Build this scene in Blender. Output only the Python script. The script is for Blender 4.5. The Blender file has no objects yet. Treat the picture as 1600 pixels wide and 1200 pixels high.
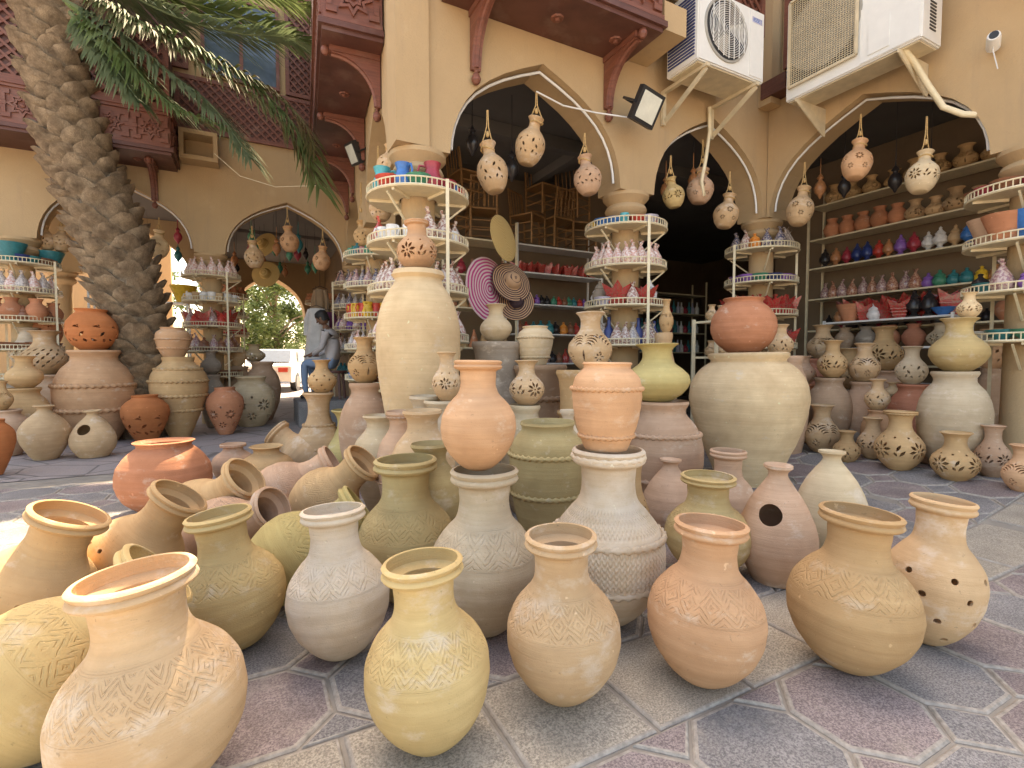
import bpy, bmesh, math, random
import numpy as np
from mathutils import Vector, Matrix
random.seed(7); np.random.seed(7)
R_ = math.radians
sc = bpy.context.scene
col = sc.collection
# ------------------------------------------------------------ camera, sky, sun, exposure
F_PX, HZ, HC = 780.0, 565.0, 1.0            # focal length in pixels of a 1600x1200 frame, horizon row, eye height
PITCH = math.atan((600 - HZ) / F_PX)
cd = bpy.data.cameras.new('camera'); cam = bpy.data.objects.new('camera', cd); col.objects.link(cam)
cam.location = (0, 0, HC); cam.rotation_euler = (math.pi/2 - PITCH, 0, 0)
cd.sensor_width = 36; cd.lens = 36 * F_PX / 1600; cd.clip_start = .05; cd.clip_end = 500
sc.camera = cam
BR = R_(27.5)                                # the building's grid is turned by this angle
cu, su = math.cos(BR), math.sin(BR)
def W(u, v, z=0): return Vector((u*cu - v*su, u*su + v*cu, z))
SUNV = W(1.5, 4.3, 7.7).normalized()        # towards the sun (it stands behind the building)
wd = bpy.data.worlds.new('World'); sc.world = wd; wd.use_nodes = True
nt = wd.node_tree; bgn = nt.nodes['Background']; sky = nt.nodes.new('ShaderNodeTexSky')
sky.sky_type = 'NISHITA'; sky.sun_disc = False; sky.sun_elevation = math.asin(SUNV.z)
sky.sun_rotation = math.atan2(SUNV.x, SUNV.y); sky.dust_density = 3.0; sky.ozone_density = .6
nt.links.new(sky.outputs[0], bgn.inputs[0]); bgn.inputs[1].default_value = .15
sl = bpy.data.lights.new('sun', 'SUN'); sl.energy = 3.6; sl.angle = R_(.5); sl.color = (1, .93, .82)
so = bpy.data.objects.new('sun', sl); col.objects.link(so)
so.rotation_euler = SUNV.to_track_quat('Z', 'Y').to_euler(); so.location = (0, 0, 20)
sc.view_settings.view_transform = 'Standard'; sc.view_settings.look = 'None'
sc.view_settings.exposure = 2.2; sc.view_settings.gamma = 1
sc.view_settings.use_white_balance = True; sc.view_settings.white_balance_temperature = 8500

# ------------------------------------------------------------ pixels to places
cp, sp = math.cos(PITCH), math.sin(PITCH)
def ray(px, py):
    a, b = (px-800)/F_PX, (600-py)/F_PX
    return Vector((a, cp + b*sp, b*cp - sp))
def on_z(px, py, z=0.0):
    d = ray(px, py); k = (z-HC)/d.z
    return Vector((d.x*k, d.y*k, z))
def at_d(px, py, D):
    d = ray(px, py); k = D/d.y
    return Vector((d.x*k, D, HC + d.z*k))
# ------------------------------------------------------------ object helpers
def link(name, me, mat=None, parent=None):
    o = bpy.data.objects.new(name, me); col.objects.link(o)
    if me is not None and mat is not None:
        if len(me.materials) == 0: me.materials.append(mat)
        elif me.materials[0] != mat:
            o.material_slots[0].link = 'OBJECT'; o.material_slots[0].material = mat
    if parent is not None: o.parent = parent
    return o
def tag(o, label=None, cat=None, group=None, kind=None):
    if label: o['label'] = label
    if cat: o['category'] = cat
    if group: o['group'] = group
    if kind: o['kind'] = kind
    return o
def empty(name, loc=(0,0,0), rz=0):
    o = bpy.data.objects.new(name, None); col.objects.link(o); o.location = loc; o.rotation_euler = (0,0,rz)
    o.empty_display_size = .1
    return o
def copy_tree(o, parent=None):
    c = o.copy(); col.objects.link(c); c.parent = parent
    for ch in list(o.children): copy_tree(ch, c)
    return c
class MB:
    """collects vertices and faces of one mesh"""
    def __init__(s): s.v = []; s.f = []
    def add(s, vs, fs):
        n = len(s.v); s.v += [tuple(p) for p in vs]; s.f += [tuple(i+n for i in f) for f in fs]; return s
    def box(s, a, b):
        (x0,y0,z0),(x1,y1,z1) = a, b
        return s.add([(x0,y0,z0),(x1,y0,z0),(x1,y1,z0),(x0,y1,z0),(x0,y0,z1),(x1,y0,z1),(x1,y1,z1),(x0,y1,z1)],
              [(0,3,2,1),(4,5,6,7),(0,1,5,4),(1,2,6,5),(2,3,7,6),(3,0,4,7)])
    def bar(s, p, q, w, h=None, up=(0,0,1)):
        p, q = Vector(p), Vector(q); h = h or w; d = (q-p).normalized(); up = Vector(up)
        if abs(d.dot(up)) > .98: up = Vector((1,0,0))
        a = d.cross(up).normalized()*w/2; b = a.cross(d).normalized()*h/2
        return s.add([p-a-b,p+a-b,p+a+b,p-a+b,q-a-b,q+a-b,q+a+b,q-a+b],
              [(0,1,2,3),(7,6,5,4),(0,4,5,1),(1,5,6,2),(2,6,7,3),(3,7,4,0)])
    def tube(s, pts, r, n=6, closed=False):
        pts = [Vector(p) for p in pts]; m = len(pts); rs = r if isinstance(r, (list, tuple)) else [r]*m
        vs = []; prev = None
        for i, p in enumerate(pts):
            if closed: d = pts[(i+1) % m] - pts[i-1]
            else: d = pts[min(i+1, m-1)] - pts[max(i-1, 0)]
            d = d.normalized()
            if prev is None:
                a = d.cross(Vector((0,0,1)));
                if a.length < .05: a = d.cross(Vector((1,0,0)))
            else: a = prev - d*prev.dot(d)
            a.normalize(); prev = a; b = d.cross(a)
            for k in range(n):
                t = 2*math.pi*k/n; vs.append(p + (a*math.cos(t) + b*math.sin(t))*rs[i])
        fs = []
        for i in range(m if closed else m-1):
            j = (i+1) % m
            for k in range(n):
                l = (k+1) % n; fs.append((i*n+k, i*n+l, j*n+l, j*n+k))
        if not closed: fs += [tuple(range(n-1,-1,-1)), tuple((m-1)*n+k for k in range(n))]
        return s.add(vs, fs)
    def lathe(s, prof, seg=24, c=(0,0,0)):
        """profile of (r,z); a radius of 0 makes a pole"""
        vs = []; rows = []
        for r, z in prof:
            if r <= 1e-6: rows.append([len(vs)]); vs.append((c[0], c[1], c[2]+z))
            else:
                rows.append([len(vs)+k for k in range(seg)])
                vs += [(c[0]+r*math.cos(2*math.pi*k/seg), c[1]+r*math.sin(2*math.pi*k/seg), c[2]+z) for k in range(seg)]
        fs = []
        for a, b in zip(rows[:-1], rows[1:]):
            for k in range(seg):
                l = (k+1) % seg
                if len(a) == 1 and len(b) == 1: continue
                if len(a) == 1: fs.append((a[0], b[l], b[k]))
                elif len(b) == 1: fs.append((a[k], a[l], b[0]))
                else: fs.append((a[k], a[l], b[l], b[k]))
        return s.add(vs, fs)
    def prism(s, poly, z0, z1):
        n = len(poly)
        return s.add([(x,y,z0) for x,y in poly]+[(x,y,z1) for x,y in poly],
              [tuple(range(n-1,-1,-1)), tuple(range(n,2*n))]+[(i,(i+1)%n,n+(i+1)%n,n+i) for i in range(n)])
    def xf(s, M):
        s.v = [tuple(M @ Vector(p)) for p in s.v]; return s
    def mesh(s, name, smooth=None):
        me = bpy.data.meshes.new(name); me.from_pydata(s.v, [], s.f)
        if me.validate(): print("INVALID", name)
        me.update()
        if smooth is not None:
            me.polygons.foreach_set('use_smooth', [True]*len(me.polygons))
            if smooth < 179: me.set_sharp_from_angle(angle=R_(smooth))
        return me
    def build(s, name, mat, parent=None, smooth=None): return link(name, s.mesh(name, smooth), mat, parent)
# ------------------------------------------------------------ materials
def nodes(name):
    m = bpy.data.materials.new(name); m.use_nodes = True; t = m.node_tree
    return m, t, t.nodes['Principled BSDF']
def N(t, typ, **kw):
    n = t.nodes.new(typ)
    for k, v in kw.items():
        if k in n.inputs.keys(): n.inputs[k].default_value = v
        else: setattr(n, k, v)
    return n
def mix(t, fac, a, b, mode='MIX'):
    n = t.nodes.new('ShaderNodeMix'); n.data_type = 'RGBA'; n.blend_type = mode
    for s, v in ((0, fac), (6, a), (7, b)):
        if isinstance(v, bpy.types.NodeSocket): t.links.new(v, n.inputs[s])
        else: n.inputs[s].default_value = v if s == 0 else (*v[:3], 1)
    return n.outputs[2]
def ramp(t, src, p0, p1, c0=(0,0,0), c1=(1,1,1)):
    n = t.nodes.new('ShaderNodeValToRGB'); e = n.color_ramp.elements
    e[0].position = p0; e[1].position = p1; e[0].color = (*c0, 1); e[1].color = (*c1, 1)
    t.links.new(src, n.inputs[0]); return n.outputs[0]
def coords(t, scale=(1,1,1), which='Object', rnd=False):
    tc = t.nodes.new('ShaderNodeTexCoord'); mp = t.nodes.new('ShaderNodeMapping'); mp.inputs['Scale'].default_value = scale
    t.links.new(tc.outputs[which], mp.inputs[0])
    if rnd:
        oi = t.nodes.new('ShaderNodeObjectInfo'); ml = N(t, 'ShaderNodeMath', operation='MULTIPLY'); ml.inputs[1].default_value = 37
        t.links.new(oi.outputs['Random'], ml.inputs[0]); t.links.new(ml.outputs[0], mp.inputs['Location'])
    return mp.outputs[0]
def noise(t, vec, scale, detail=4, rough=.6):
    n = N(t, 'ShaderNodeTexNoise'); n.inputs['Scale'].default_value = scale; n.inputs['Detail'].default_value = detail
    n.inputs['Roughness'].default_value = rough; t.links.new(vec, n.inputs['Vector']); return n.outputs['Fac']
def bump(t, b, h, strength, dist):
    n = t.nodes.new('ShaderNodeBump'); n.inputs['Strength'].default_value = strength; n.inputs['Distance'].default_value = dist
    t.links.new(h, n.inputs['Height']); t.links.new(n.outputs[0], b.inputs['Normal']); return n
def clay(name, c, white=.0, rough=.93):
    m, t, b = nodes(name); c = np.array(c)
    v1 = coords(t, rnd=True); v2 = coords(t, (2.5, 2.5, 55), rnd=True)
    big = noise(t, v1, 5, 3); lines = noise(t, v2, 1.0, 4, .7); fine = noise(t, v1, 240, 2)
    o = mix(t, ramp(t, big, .3, .7), tuple(c*np.array((.84,.80,.76))), tuple(np.minimum(c*1.13, .9)))
    o = mix(t, ramp(t, lines, .35, .7), mix(t, .5, o, tuple(c*np.array((.80,.74,.68)))), o)
    if white:
        v3 = coords(t, (1, 1, 1.6), rnd=True); wn = noise(t, v3, 6.5, 6, .68)
        o = mix(t, ramp(t, wn, .62-.22*white, .80-.2*white, (0,0,0), (.75,.75,.75)), o, (.72,.61,.49))
    sp_ = noise(t, v1, 70, 2); o = mix(t, ramp(t, sp_, .68, .76, (0,0,0), (.5,.5,.5)), o, tuple(c*.45))
    du = noise(t, v1, 2.2, 6, .7); o = mix(t, ramp(t, du, .5, .72, (0,0,0), (.45,.45,.45)), o, tuple(c*np.array((.70,.64,.60))))
    ch = noise(t, v1, 26, 3, .5); o = mix(t, ramp(t, ch, .71, .74, (0,0,0), (.6,.6,.6)), o, tuple(np.minimum(c*1.3+.05, .85)))
    oi = t.nodes.new('ShaderNodeObjectInfo'); hs = t.nodes.new('ShaderNodeHueSaturation')
    mr = N(t, 'ShaderNodeMapRange'); mr.inputs['To Min'].default_value = .88; mr.inputs['To Max'].default_value = 1.1
    t.links.new(oi.outputs['Random'], mr.inputs['Value']); t.links.new(mr.outputs[0], hs.inputs['Value'])
    t.links.new(o, hs.inputs['Color']); t.links.new(hs.outputs[0], b.inputs['Base Color'])
    b.inputs['Roughness'].default_value = rough; b.inputs['Specular IOR Level'].default_value = .15
    h = mix(t, .3, lines, fine); bn = bump(t, b, h, .75, .005)
    # hand-cut zigzag strokes inside the band that the pot's mesh marks
    at = t.nodes.new('ShaderNodeAttribute'); at.attribute_name = 'bandv'; bv = at.outputs['Fac']
    def mth(op, x, y=None, z=None):
        n_ = N(t, 'ShaderNodeMath', operation=op)
        for k_, q_ in enumerate((x, y, z)):
            if q_ is None: continue
            if isinstance(q_, bpy.types.NodeSocket): t.links.new(q_, n_.inputs[k_])
            else: n_.inputs[k_].default_value = q_
        return n_.outputs[0]
    tc = t.nodes.new('ShaderNodeTexCoord'); sx = t.nodes.new('ShaderNodeSeparateXYZ'); t.links.new(tc.outputs['Object'], sx.inputs[0])
    ang = mth('ARCTAN2', sx.outputs[1], sx.outputs[0]); wob = mth('MULTIPLY', noise(t, v1, 30, 2), .5)
    oi2 = t.nodes.new('ShaderNodeObjectInfo'); per = mth('ADD', 24, mth('MULTIPLY', mth('ROUND', mth('MULTIPLY', oi2.outputs['Random'], 8)), 2))
    tri = mth('PINGPONG', mth('ADD', mth('MULTIPLY', ang, mth('DIVIDE', per, 6.28319)), wob), 1.0)
    row = mth('PINGPONG', mth('MULTIPLY', bv, 2.0), 1.0)
    ph = mth('ADD', mth('MULTIPLY', tri, 2.0), mth('MULTIPLY', row, mth('ADD', 3.0, mth('MULTIPLY', oi2.outputs['Random'], 1.2))))
    st = mth('SINE', mth('MULTIPLY', ph, 6.28319)); st = mth('SMOOTH_MAX', mth('SUBTRACT', st, .15), 0.0, .15)
    brk = noise(t, v1, 42, 2); brkf = t.nodes.new('ShaderNodeMapRange'); brkf.inputs['From Min'].default_value = .36; brkf.inputs['From Max'].default_value = .5; t.links.new(brk, brkf.inputs['Value'])
    st = mth('MULTIPLY', st, brkf.outputs[0])
    m0 = t.nodes.new('ShaderNodeMapRange'); m0.inputs['From Min'].default_value = .10; m0.inputs['From Max'].default_value = .13; t.links.new(bv, m0.inputs['Value'])
    m1 = t.nodes.new('ShaderNodeMapRange'); m1.inputs['From Min'].default_value = .90; m1.inputs['From Max'].default_value = .87; t.links.new(bv, m1.inputs['Value'])
    st = mth('MULTIPLY', mth('MULTIPLY', st, m0.outputs[0]), m1.outputs[0])
    for rr_ in (.04, .075, .93, .97): st = mth('MAXIMUM', st, mth('MULTIPLY', mth('LESS_THAN', mth('ABSOLUTE', mth('SUBTRACT', bv, rr_)), .016), 1.0))
    hgt = mth('MULTIPLY', st, -1.0); b2 = t.nodes.new('ShaderNodeBump'); b2.inputs['Strength'].default_value = 1.0; b2.inputs['Distance'].default_value = .0026
    t.links.new(hgt, b2.inputs['Height']); t.links.new(bn.outputs[0], b2.inputs['Normal']); t.links.new(b2.outputs[0], b.inputs['Normal'])
    return m
def plain(name, c, rough=.5, metal=0, var=.12, bscale=0, bdist=.002, spec=.5, scale=8, trans=0):
    m, t, b = nodes(name); c = np.array(c, float); v = coords(t); n = noise(t, v, scale, 5)
    o = mix(t, ramp(t, n, .3, .72), tuple(c*(1-var)), tuple(np.minimum(c*(1+var), .95)))
    t.links.new(o, b.inputs['Base Color']); b.inputs['Roughness'].default_value = rough; b.inputs['Metallic'].default_value = metal
    b.inputs['Specular IOR Level'].default_value = spec; b.inputs['Transmission Weight'].default_value = trans
    if bscale: bump(t, b, noise(t, v, bscale, 5), .6, bdist)
    return m
CL = dict(sand=clay('clay_sand', (.62,.425,.25), .4), yellow=clay('clay_yellow', (.62,.455,.22), .3), tan=clay('clay_tan', (.59,.385,.20), .15),
  peach=clay('clay_peach', (.66,.395,.23), .2), terra=clay('clay_terracotta', (.57,.25,.14), .15), orange=clay('clay_orange', (.60,.215,.085), 0),
  pink=clay('clay_pink', (.57,.375,.255), .25), olive=clay('clay_olive', (.48,.37,.185), .1), cream=clay('clay_cream', (.81,.605,.37), .1),
  grey=clay('clay_grey', (.58,.47,.33), .3), white=clay('clay_white', (.70,.57,.42), .8), pale=clay('clay_pale', (.64,.505,.33), .3),
  greenish=clay('clay_greenish', (.58,.47,.21), .1), brown=clay('clay_brown', (.44,.30,.20), .2), red=clay('clay_red', (.47,.20,.125), .1),
  ash=clay('clay_ash', (.33,.275,.22), .3))
def plaster():
    m, t, b = nodes('plaster'); v = coords(t)
    big = noise(t, v, .9, 5); fine = noise(t, v, 60, 6, .7)
    o = mix(t, ramp(t, big, .3, .7), (.46,.318,.18), (.53,.372,.215))
    st = noise(t, coords(t, (5,5,.45)), 2.0, 6, .65); o = mix(t, ramp(t, st, .54, .78, (0,0,0), (.5,.5,.5)), o, (.38,.275,.18)); pt_ = noise(t, v, 3.5, 6, .7); o = mix(t, ramp(t, pt_, .58, .74, (0,0,0), (.4,.4,.4)), o, (.58,.43,.27)); o = mix(t, ramp(t, fine, .62, .7, (0,0,0), (.5,.5,.5)), o, (.36,.26,.17))
    t.links.new(o, b.inputs['Base Color']); b.inputs['Roughness'].default_value = .93; b.inputs['Specular IOR Level'].default_value = .15
    bump(t, b, fine, .7, .006); return m
PLASTER = plaster()
INNER = plain('shaded_inner_plaster', (.22,.155,.10), .9, bscale=40, bdist=.003, spec=.1, scale=1.5)  # tan inner walls darkened: the dim interior's shade is put into the colour
CEIL = plain('shaded_ceiling_paint', (.15,.138,.128), .9, spec=.1, scale=1)  # grey ceiling darkened the same way, arcade shade is in the base colour
def wood(name, c):
    m, t, b = nodes(name); c = np.array(c); v = coords(t); g = noise(t, coords(t, (2,2,30)), 2, 5); d = noise(t, v, 3, 5)
    o = mix(t, ramp(t, g, .3, .7), tuple(c*.72), tuple(c*1.2)); o = mix(t, ramp(t, d, .55, .8, (0,0,0), (.5,.5,.5)), o, (.30,.19,.15))
    t.links.new(o, b.inputs['Base Color']); b.inputs['Roughness'].default_value = .55; bump(t, b, g, .3, .002); return m
WOOD = wood('red_brown_wood', (.20,.07,.045)); WOOD2 = wood('dark_wood', (.12,.045,.033)); RATTAN = wood('rattan', (.30,.155,.06))
ENAMEL = plain('cream_enamel', (.74,.64,.44), .45, var=.1, scale=14); WHITE = plain('white_enamel', (.78,.77,.74), .4, var=.05)
ACW = plain('appliance_white', (.74,.73,.69), .45, var=.06, scale=5); ACG = plain('grille_grey', (.36,.34,.30), .6); DARK = plain('dark_metal', (.03,.03,.032), .5)
BLACK = plain('black_plastic', (.02,.02,.022), .4); GALV = plain('painted_bracket', (.60,.50,.34), .5, var=.15)
GLASSW = plain('lamp_glass', (.72,.72,.62), .25); ROPE = plain('jute_rope', (.55,.36,.16), .9, var=.25, scale=90)
SKIN = plain('skin', (.20,.10,.06), .6); HAIR = plain('hair', (.012,.010,.010), .6); SHIRT = plain('shirt', (.48,.44,.43), .9); JEANS = plain('jeans', (.23,.32,.46), .9)
COLM = {k: plain('glaze_'+k, c, r, var=.2, scale=30) for k, c, r in (('turquoise',(.05,.38,.42),.3),('blue',(.04,.17,.46),.3),('darkred',(.36,.04,.06),.35),
  ('red',(.55,.06,.04),.4),('yellow',(.72,.45,.05),.35),('purple',(.26,.12,.42),.35),('green',(.05,.24,.15),.35),('navy',(.03,.05,.18),.3),
  ('white',(.72,.70,.68),.3),('orange',(.75,.26,.05),.4),('teal',(.03,.20,.22),.35),('lilac',(.50,.48,.60),.35),('brown',(.26,.11,.06),.4),('copper',(.45,.2,.09),.35),('black',(.03,.025,.025),.3),('pinkred',(.5,.2,.2),.45))}
def wrapmat(name, a, b_, sc_=60):
    m, t, b = nodes(name); v = coords(t, rnd=True); n = noise(t, v, sc_, 2)
    o = mix(t, ramp(t, n, .44, .56), a, b_); t.links.new(o, b.inputs['Base Color']); b.inputs['Roughness'].default_value = .22
    b.inputs['Coat Weight'].default_value = .6; bump(t, b, noise(t, v, 45, 3), .8, .006); return m
WRAP = dict(pink=wrapmat('wrap_pink', (.62,.34,.28), (.78,.66,.60)), grey=wrapmat('wrap_grey', (.33,.28,.26), (.58,.50,.44)), white=wrapmat('wrap_white', (.66,.56,.48), (.34,.17,.13)),
  dark=wrapmat('wrap_dark', (.07,.07,.13), (.40,.33,.30)), red=wrapmat('wrap_red', (.50,.03,.03), (.36,.09,.06)), violet=wrapmat('wrap_violet', (.32,.16,.17), (.55,.40,.34)), copper=wrapmat('wrap_copper', (.34,.13,.08),(.55,.32,.22)))
# ------------------------------------------------------------ the setting: ground and paving
def ground_mat():
    m, t, b = nodes('ground_stone'); v = coords(t)
    vo = N(t, 'ShaderNodeTexVoronoi', feature='DISTANCE_TO_EDGE'); vo.inputs['Scale'].default_value = 2.2; t.links.new(v, vo.inputs['Vector'])
    n = noise(t, v, 1.3, 5); f = noise(t, v, 150, 4)
    o = mix(t, ramp(t, n, .35, .68), (.25,.22,.215), (.33,.26,.245)); o = mix(t, ramp(t, f, .38, .62), o, mix(t, .5, o, (.45,.40,.36)))
    o = mix(t, ramp(t, vo.outputs['Distance'], .008, .03), (.15,.13,.12), o)
    t.links.new(o, b.inputs['Base Color']); b.inputs['Roughness'].default_value = .85; bump(t, b, f, .5, .004); return m
def paver_mat(name, c):
    m, t, b = nodes(name); c = np.array(c); v = coords(t, rnd=True); f = noise(t, v, 170, 3, .75); n = noise(t, v, 5, 5)
    o = mix(t, ramp(t, n, .35, .7), tuple(c*.82), tuple(c*1.15)); o = mix(t, ramp(t, f, .40, .60), mix(t, .62, o, (.06,.055,.06)), mix(t, .25, o, (.62,.57,.52)))
    ge = t.nodes.new('ShaderNodeNewGeometry'); ws = noise(t, ge.outputs['Position'], 2.3, 6, .7); o = mix(t, ramp(t, ws, .46, .70, (0,0,0), (.55,.55,.55)), o, tuple(c*.42)); ds = noise(t, ge.outputs['Position'], 5.5, 5, .65); o = mix(t, ramp(t, ds, .56, .74, (0,0,0), (.5,.5,.5)), o, (.44,.38,.31))
    t.links.new(o, b.inputs['Base Color']); b.inputs['Roughness'].default_value = .8; bump(t, b, f, .7, .004); return m
PV = [paver_mat('paver_grey', (.26,.245,.24)), paver_mat('paver_mauve', (.31,.225,.215)), paver_mat('paver_cream', (.52,.44,.33))]
GROUT = plain('grout_dust', (.30,.265,.225), .95, var=.2, bscale=120, bdist=.003, scale=6, spec=.1)
g = MB().add([(-160,-160,-.03),(160,-160,-.03),(160,160,-.03),(-160,160,-.03)], [(0,1,2,3)]).build('ground', ground_mat()); tag(g, kind='structure')
pav = MB().add([W(-9,-6,-.009),W(12,-6,-.009),W(12,5.6,-.009),W(-9,5.6,-.009)], [(0,1,2,3)]).build('pavement', GROUT); tag(pav, kind='structure')
path = MB().add([W(-14,5.6,-.004),W(14,5.6,-.004),W(14,40,-.004),W(-14,40,-.004)], [(0,1,2,3)]).build("path", ground_mat()); tag(path, kind="structure")
EDGE = plain('paver_worn_edge', (.37,.33,.285), .9, var=.3, bscale=150, bdist=.003, scale=40, spec=.1)
def paver_mesh(poly, name):
    n = len(poly); P = np.array(poly); c = P.mean(0); ins = lambda k: c + (P-c)*(1 - k/np.linalg.norm(P-c, axis=1))[:, None]
    vs = [(*p, -.03) for p in P] + [(*p, -.006) for p in P] + [(*p, -.0012) for p in ins(.006)] + [(*p, 0) for p in ins(.015)]
    fs = [tuple(range(3*n, 4*n))] + [(k*n+i, k*n+(i+1) % n, (k+1)*n+(i+1) % n, (k+1)*n+i) for k in (0,1,2) for i in range(n)]
    me = MB().add(vs, fs).mesh(name); me.materials.append(PV[0]); me.materials.append(EDGE)
    for f in me.polygons: f.material_index = 0 if f.index == 0 else 1
    return me
PA, PC, GAP = .385, .105, .0055
h = PA/2 - GAP
octo = paver_mesh([(h,-h+PC),(h,h-PC),(h-PC,h),(-h+PC,h),(-h,h-PC),(-h,-h+PC),(-h+PC,-h),(h-PC,-h)], 'paver')
dq = PC - .002
diam = paver_mesh([(dq,0),(0,dq),(-dq,0),(0,-dq)], 'paver_small')
sqr = paver_mesh([(h,-h),(h,h),(-h,h),(-h,-h)], 'paver_square')
V0 = 1.17                                      # a band of pale square pavers runs along the building's front
tri = paver_mesh([(dq-.004,.004),(0,dq),(-dq+.004,.004)], 'paver_triangle')
def gz(u, v): return min(max((u-3.9)/.9, 0), 1)*.13 if v < 3.9 else 0.0   # the paving rises gently to the shelf side arch
apron = MB().add([W(3.9,-2,-.0085),W(4.8,-2,.121),W(6.2,-2,.121),W(6.2,3.9,.121),W(4.8,3.9,.121),W(3.9,3.9,-.0085)], [(0,1,4,5),(1,2,3,4)]).build('paved_ramp', GROUT); tag(apron, kind='structure')
cand = []
for i in range(-20, 24):
    cand.append((i*PA, V0, sqr, 2))
    for j in range(-5, 13):
        if j == 0: continue
        v = V0 + j*PA
        cand.append((i*PA, v, octo, (i+j) % 2))
        cand.append((i*PA+PA/2, v+PA/2, diam, (i*7+j*3) % 2)) if j != -1 else cand.append((i*PA+PA/2, v+PA/2, tri, 3))
        if j == 1: cand.append((i*PA+PA/2, v-PA/2, tri, 2))
def vis(p):
    if p.y < .5: return False
    x = 800 + F_PX*p.x/p.y; y = HZ + F_PX/p.y
    return -350 < x < 1980 and y < 1560
cand = [c for c in cand if vis(W(c[0], c[1]))]
cand.sort(key=lambda c: W(c[0], c[1]).length)
cnt = {}
for u, v, me, k in cand:
    if v > 5.4: continue
    cnt[me.name] = cnt.get(me.name, 0)+1
    if cnt[me.name] > 290: continue
    o = link('paver', me, PV[k % 2] if me is tri else PV[k], apron if gz(u, v) > 0 else pav); sl_ = (gz(u+.1, v)-gz(u-.1, v))/.2
    Mz = Matrix.Translation(W(u, v, gz(u, v)+random.uniform(-.0018, 0))) @ Matrix.Rotation(BR+random.uniform(-.006,.006), 4, 'Z') @ Matrix.Rotation(-math.atan(sl_), 4, 'Y')
    o.matrix_local = Mz @ Matrix.Rotation(math.pi, 4, 'Z') if me is tri and k == 3 else Mz
# ------------------------------------------------------------ the building, in its own grid (u along the front, v to the back)
bld = empty('shop_building', (0,0,0), BR)
tag(bld, 'tan plastered shop arcade with pointed arches and carved brown wooden bays', 'building')
HALF = [(1,0),(.99,.11),(.965,.225),(.915,.355),(.84,.48),(.735,.60),(.595,.71),(.43,.81),(.23,.905),(.10,.958),(0,1.0)]
def arch_pts(c, hw, zs, za): return [(c-hw*a, zs+(za-zs)*b) for a, b in HALF] + [(c+hw*a, zs+(za-zs)*b) for a, b in HALF[-2::-1]]
ZS, ZA, TH = 2.72, 3.68, .36
def arch_wall(name, p0, p1, arches, ztop, th=TH, zs=ZS, ext=(.2,.2), mat=None):
    p0, p1 = Vector((*p0,0)), Vector((*p1,0)); d = (p1-p0).normalized(); n = Vector((-d.y, d.x, 0)); L = (p1-p0).length
    poly = [(-ext[0], zs)]
    for c, hw, za in arches: poly += arch_pts(c, hw, zs, za)
    poly += [(L+ext[1], zs), (L+ext[1], ztop), (-ext[0], ztop)]
    m = len(poly); vs = [p0+d*s+n*(th/2)+Vector((0,0,z)) for s, z in poly] + [p0+d*s-n*(th/2)+Vector((0,0,z)) for s, z in poly]
    fs = [tuple(range(m)), tuple(range(2*m-1, m-1, -1))] + [(i, m+i, m+(i+1) % m, (i+1) % m) for i in range(m)]
    bm = bmesh.new(); bv = [bm.verts.new(v) for v in vs]
    for f in fs: bm.faces.new([bv[i] for i in f])
    bmesh.ops.recalc_face_normals(bm, faces=bm.faces); bmesh.ops.triangulate(bm, faces=[f for f in bm.faces if len(f.verts) > 4])
    me = bpy.data.meshes.new(name); bm.to_mesh(me); bm.free()
    return link(name, me, mat or PLASTER, bld)
C1, C2, C3, C4 = (1.27,4.15), (3.5,4.15), (5.667,4.15), (5.667,1.70)
CC, CD0, CD1, CD2, CD3 = (1.5,6.8), (1.72,9.5), (-.55,9.5), (-2.85,9.5), (-5.1,9.5)
def run(a, b): return math.dist(a, b)
def A1(a, b, k=.44): L = run(a, b); return [(L/2, (L-k)/2, ZA)]
TOP = 7.25
arch_wall('wall', C1, C3, [(run(C1,C2)/2, (run(C1,C2)-.44)/2, ZA), (run(C1,C2)+run(C2,C3)/2, (run(C2,C3)-.44)/2, ZA)], TOP, ext=(.18,.16))
arch_wall('wall', C4, C3, A1(C4, C3), TOP, ext=(2.6,-.19))
arch_wall('wall', C1, CC, A1(C1, CC, .9), TOP, ext=(-.185,0)); arch_wall('wall', CC, CD0, A1(CC, CD0, .7), TOP, ext=(0,-.185))
arch_wall('wall', CD3, CD0, [(run(CD3,CD2)/2, .91, ZA), (run(CD3,CD2)+run(CD2,CD1)/2, .93, ZA), (run(CD3,CD1)+run(CD1,CD0)/2, .93, ZA)], TOP, ext=(3,.2))
arch_wall('wall', (-.9,16.5), (2.6,16.5), [(1.4, .95, 3.5)], TOP, .7, 2.3, (0,.4))
arch_wall('wall', (-8,12.6), (-.75,12.6), [(1.2,.9,ZA),(3.6,.9,ZA),(6.0,.9,ZA)], TOP, .3, ZS, (0,0))
for p in ((-.9,16.5),(2.6,16.5)): MB().box((p[0]-.6,16.15,0),(p[0]+.62,16.85,2.298)).build('pier', PLASTER, bld)
capm = MB().lathe([(0,0),(.15,0),(.165,.03),(.2,.05),(.215,.09),(.2,.125),(.175,.14),(.2,.17),(.235,.21),(.235,.245),(0,.245)], 28).mesh('capital', 40)
shaft = MB().lathe([(0,0),(.19,0),(.19,.18),(.165,.22),(.148,.26),(.14,1.4),(.138,2.475),(0,2.475)], 28).mesh('column', 40)
for p in (C1, C2, C3, C4, CC, CD0, CD1, CD2, CD3, (-.75,12.6), (-3.2,12.6), (-5.6,12.6)):
    o = link('column', shaft, PLASTER, bld); o.location = (*p, 0)
    c = link('capital', capm, PLASTER, o); c.location = (0,0,2.473)
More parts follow.
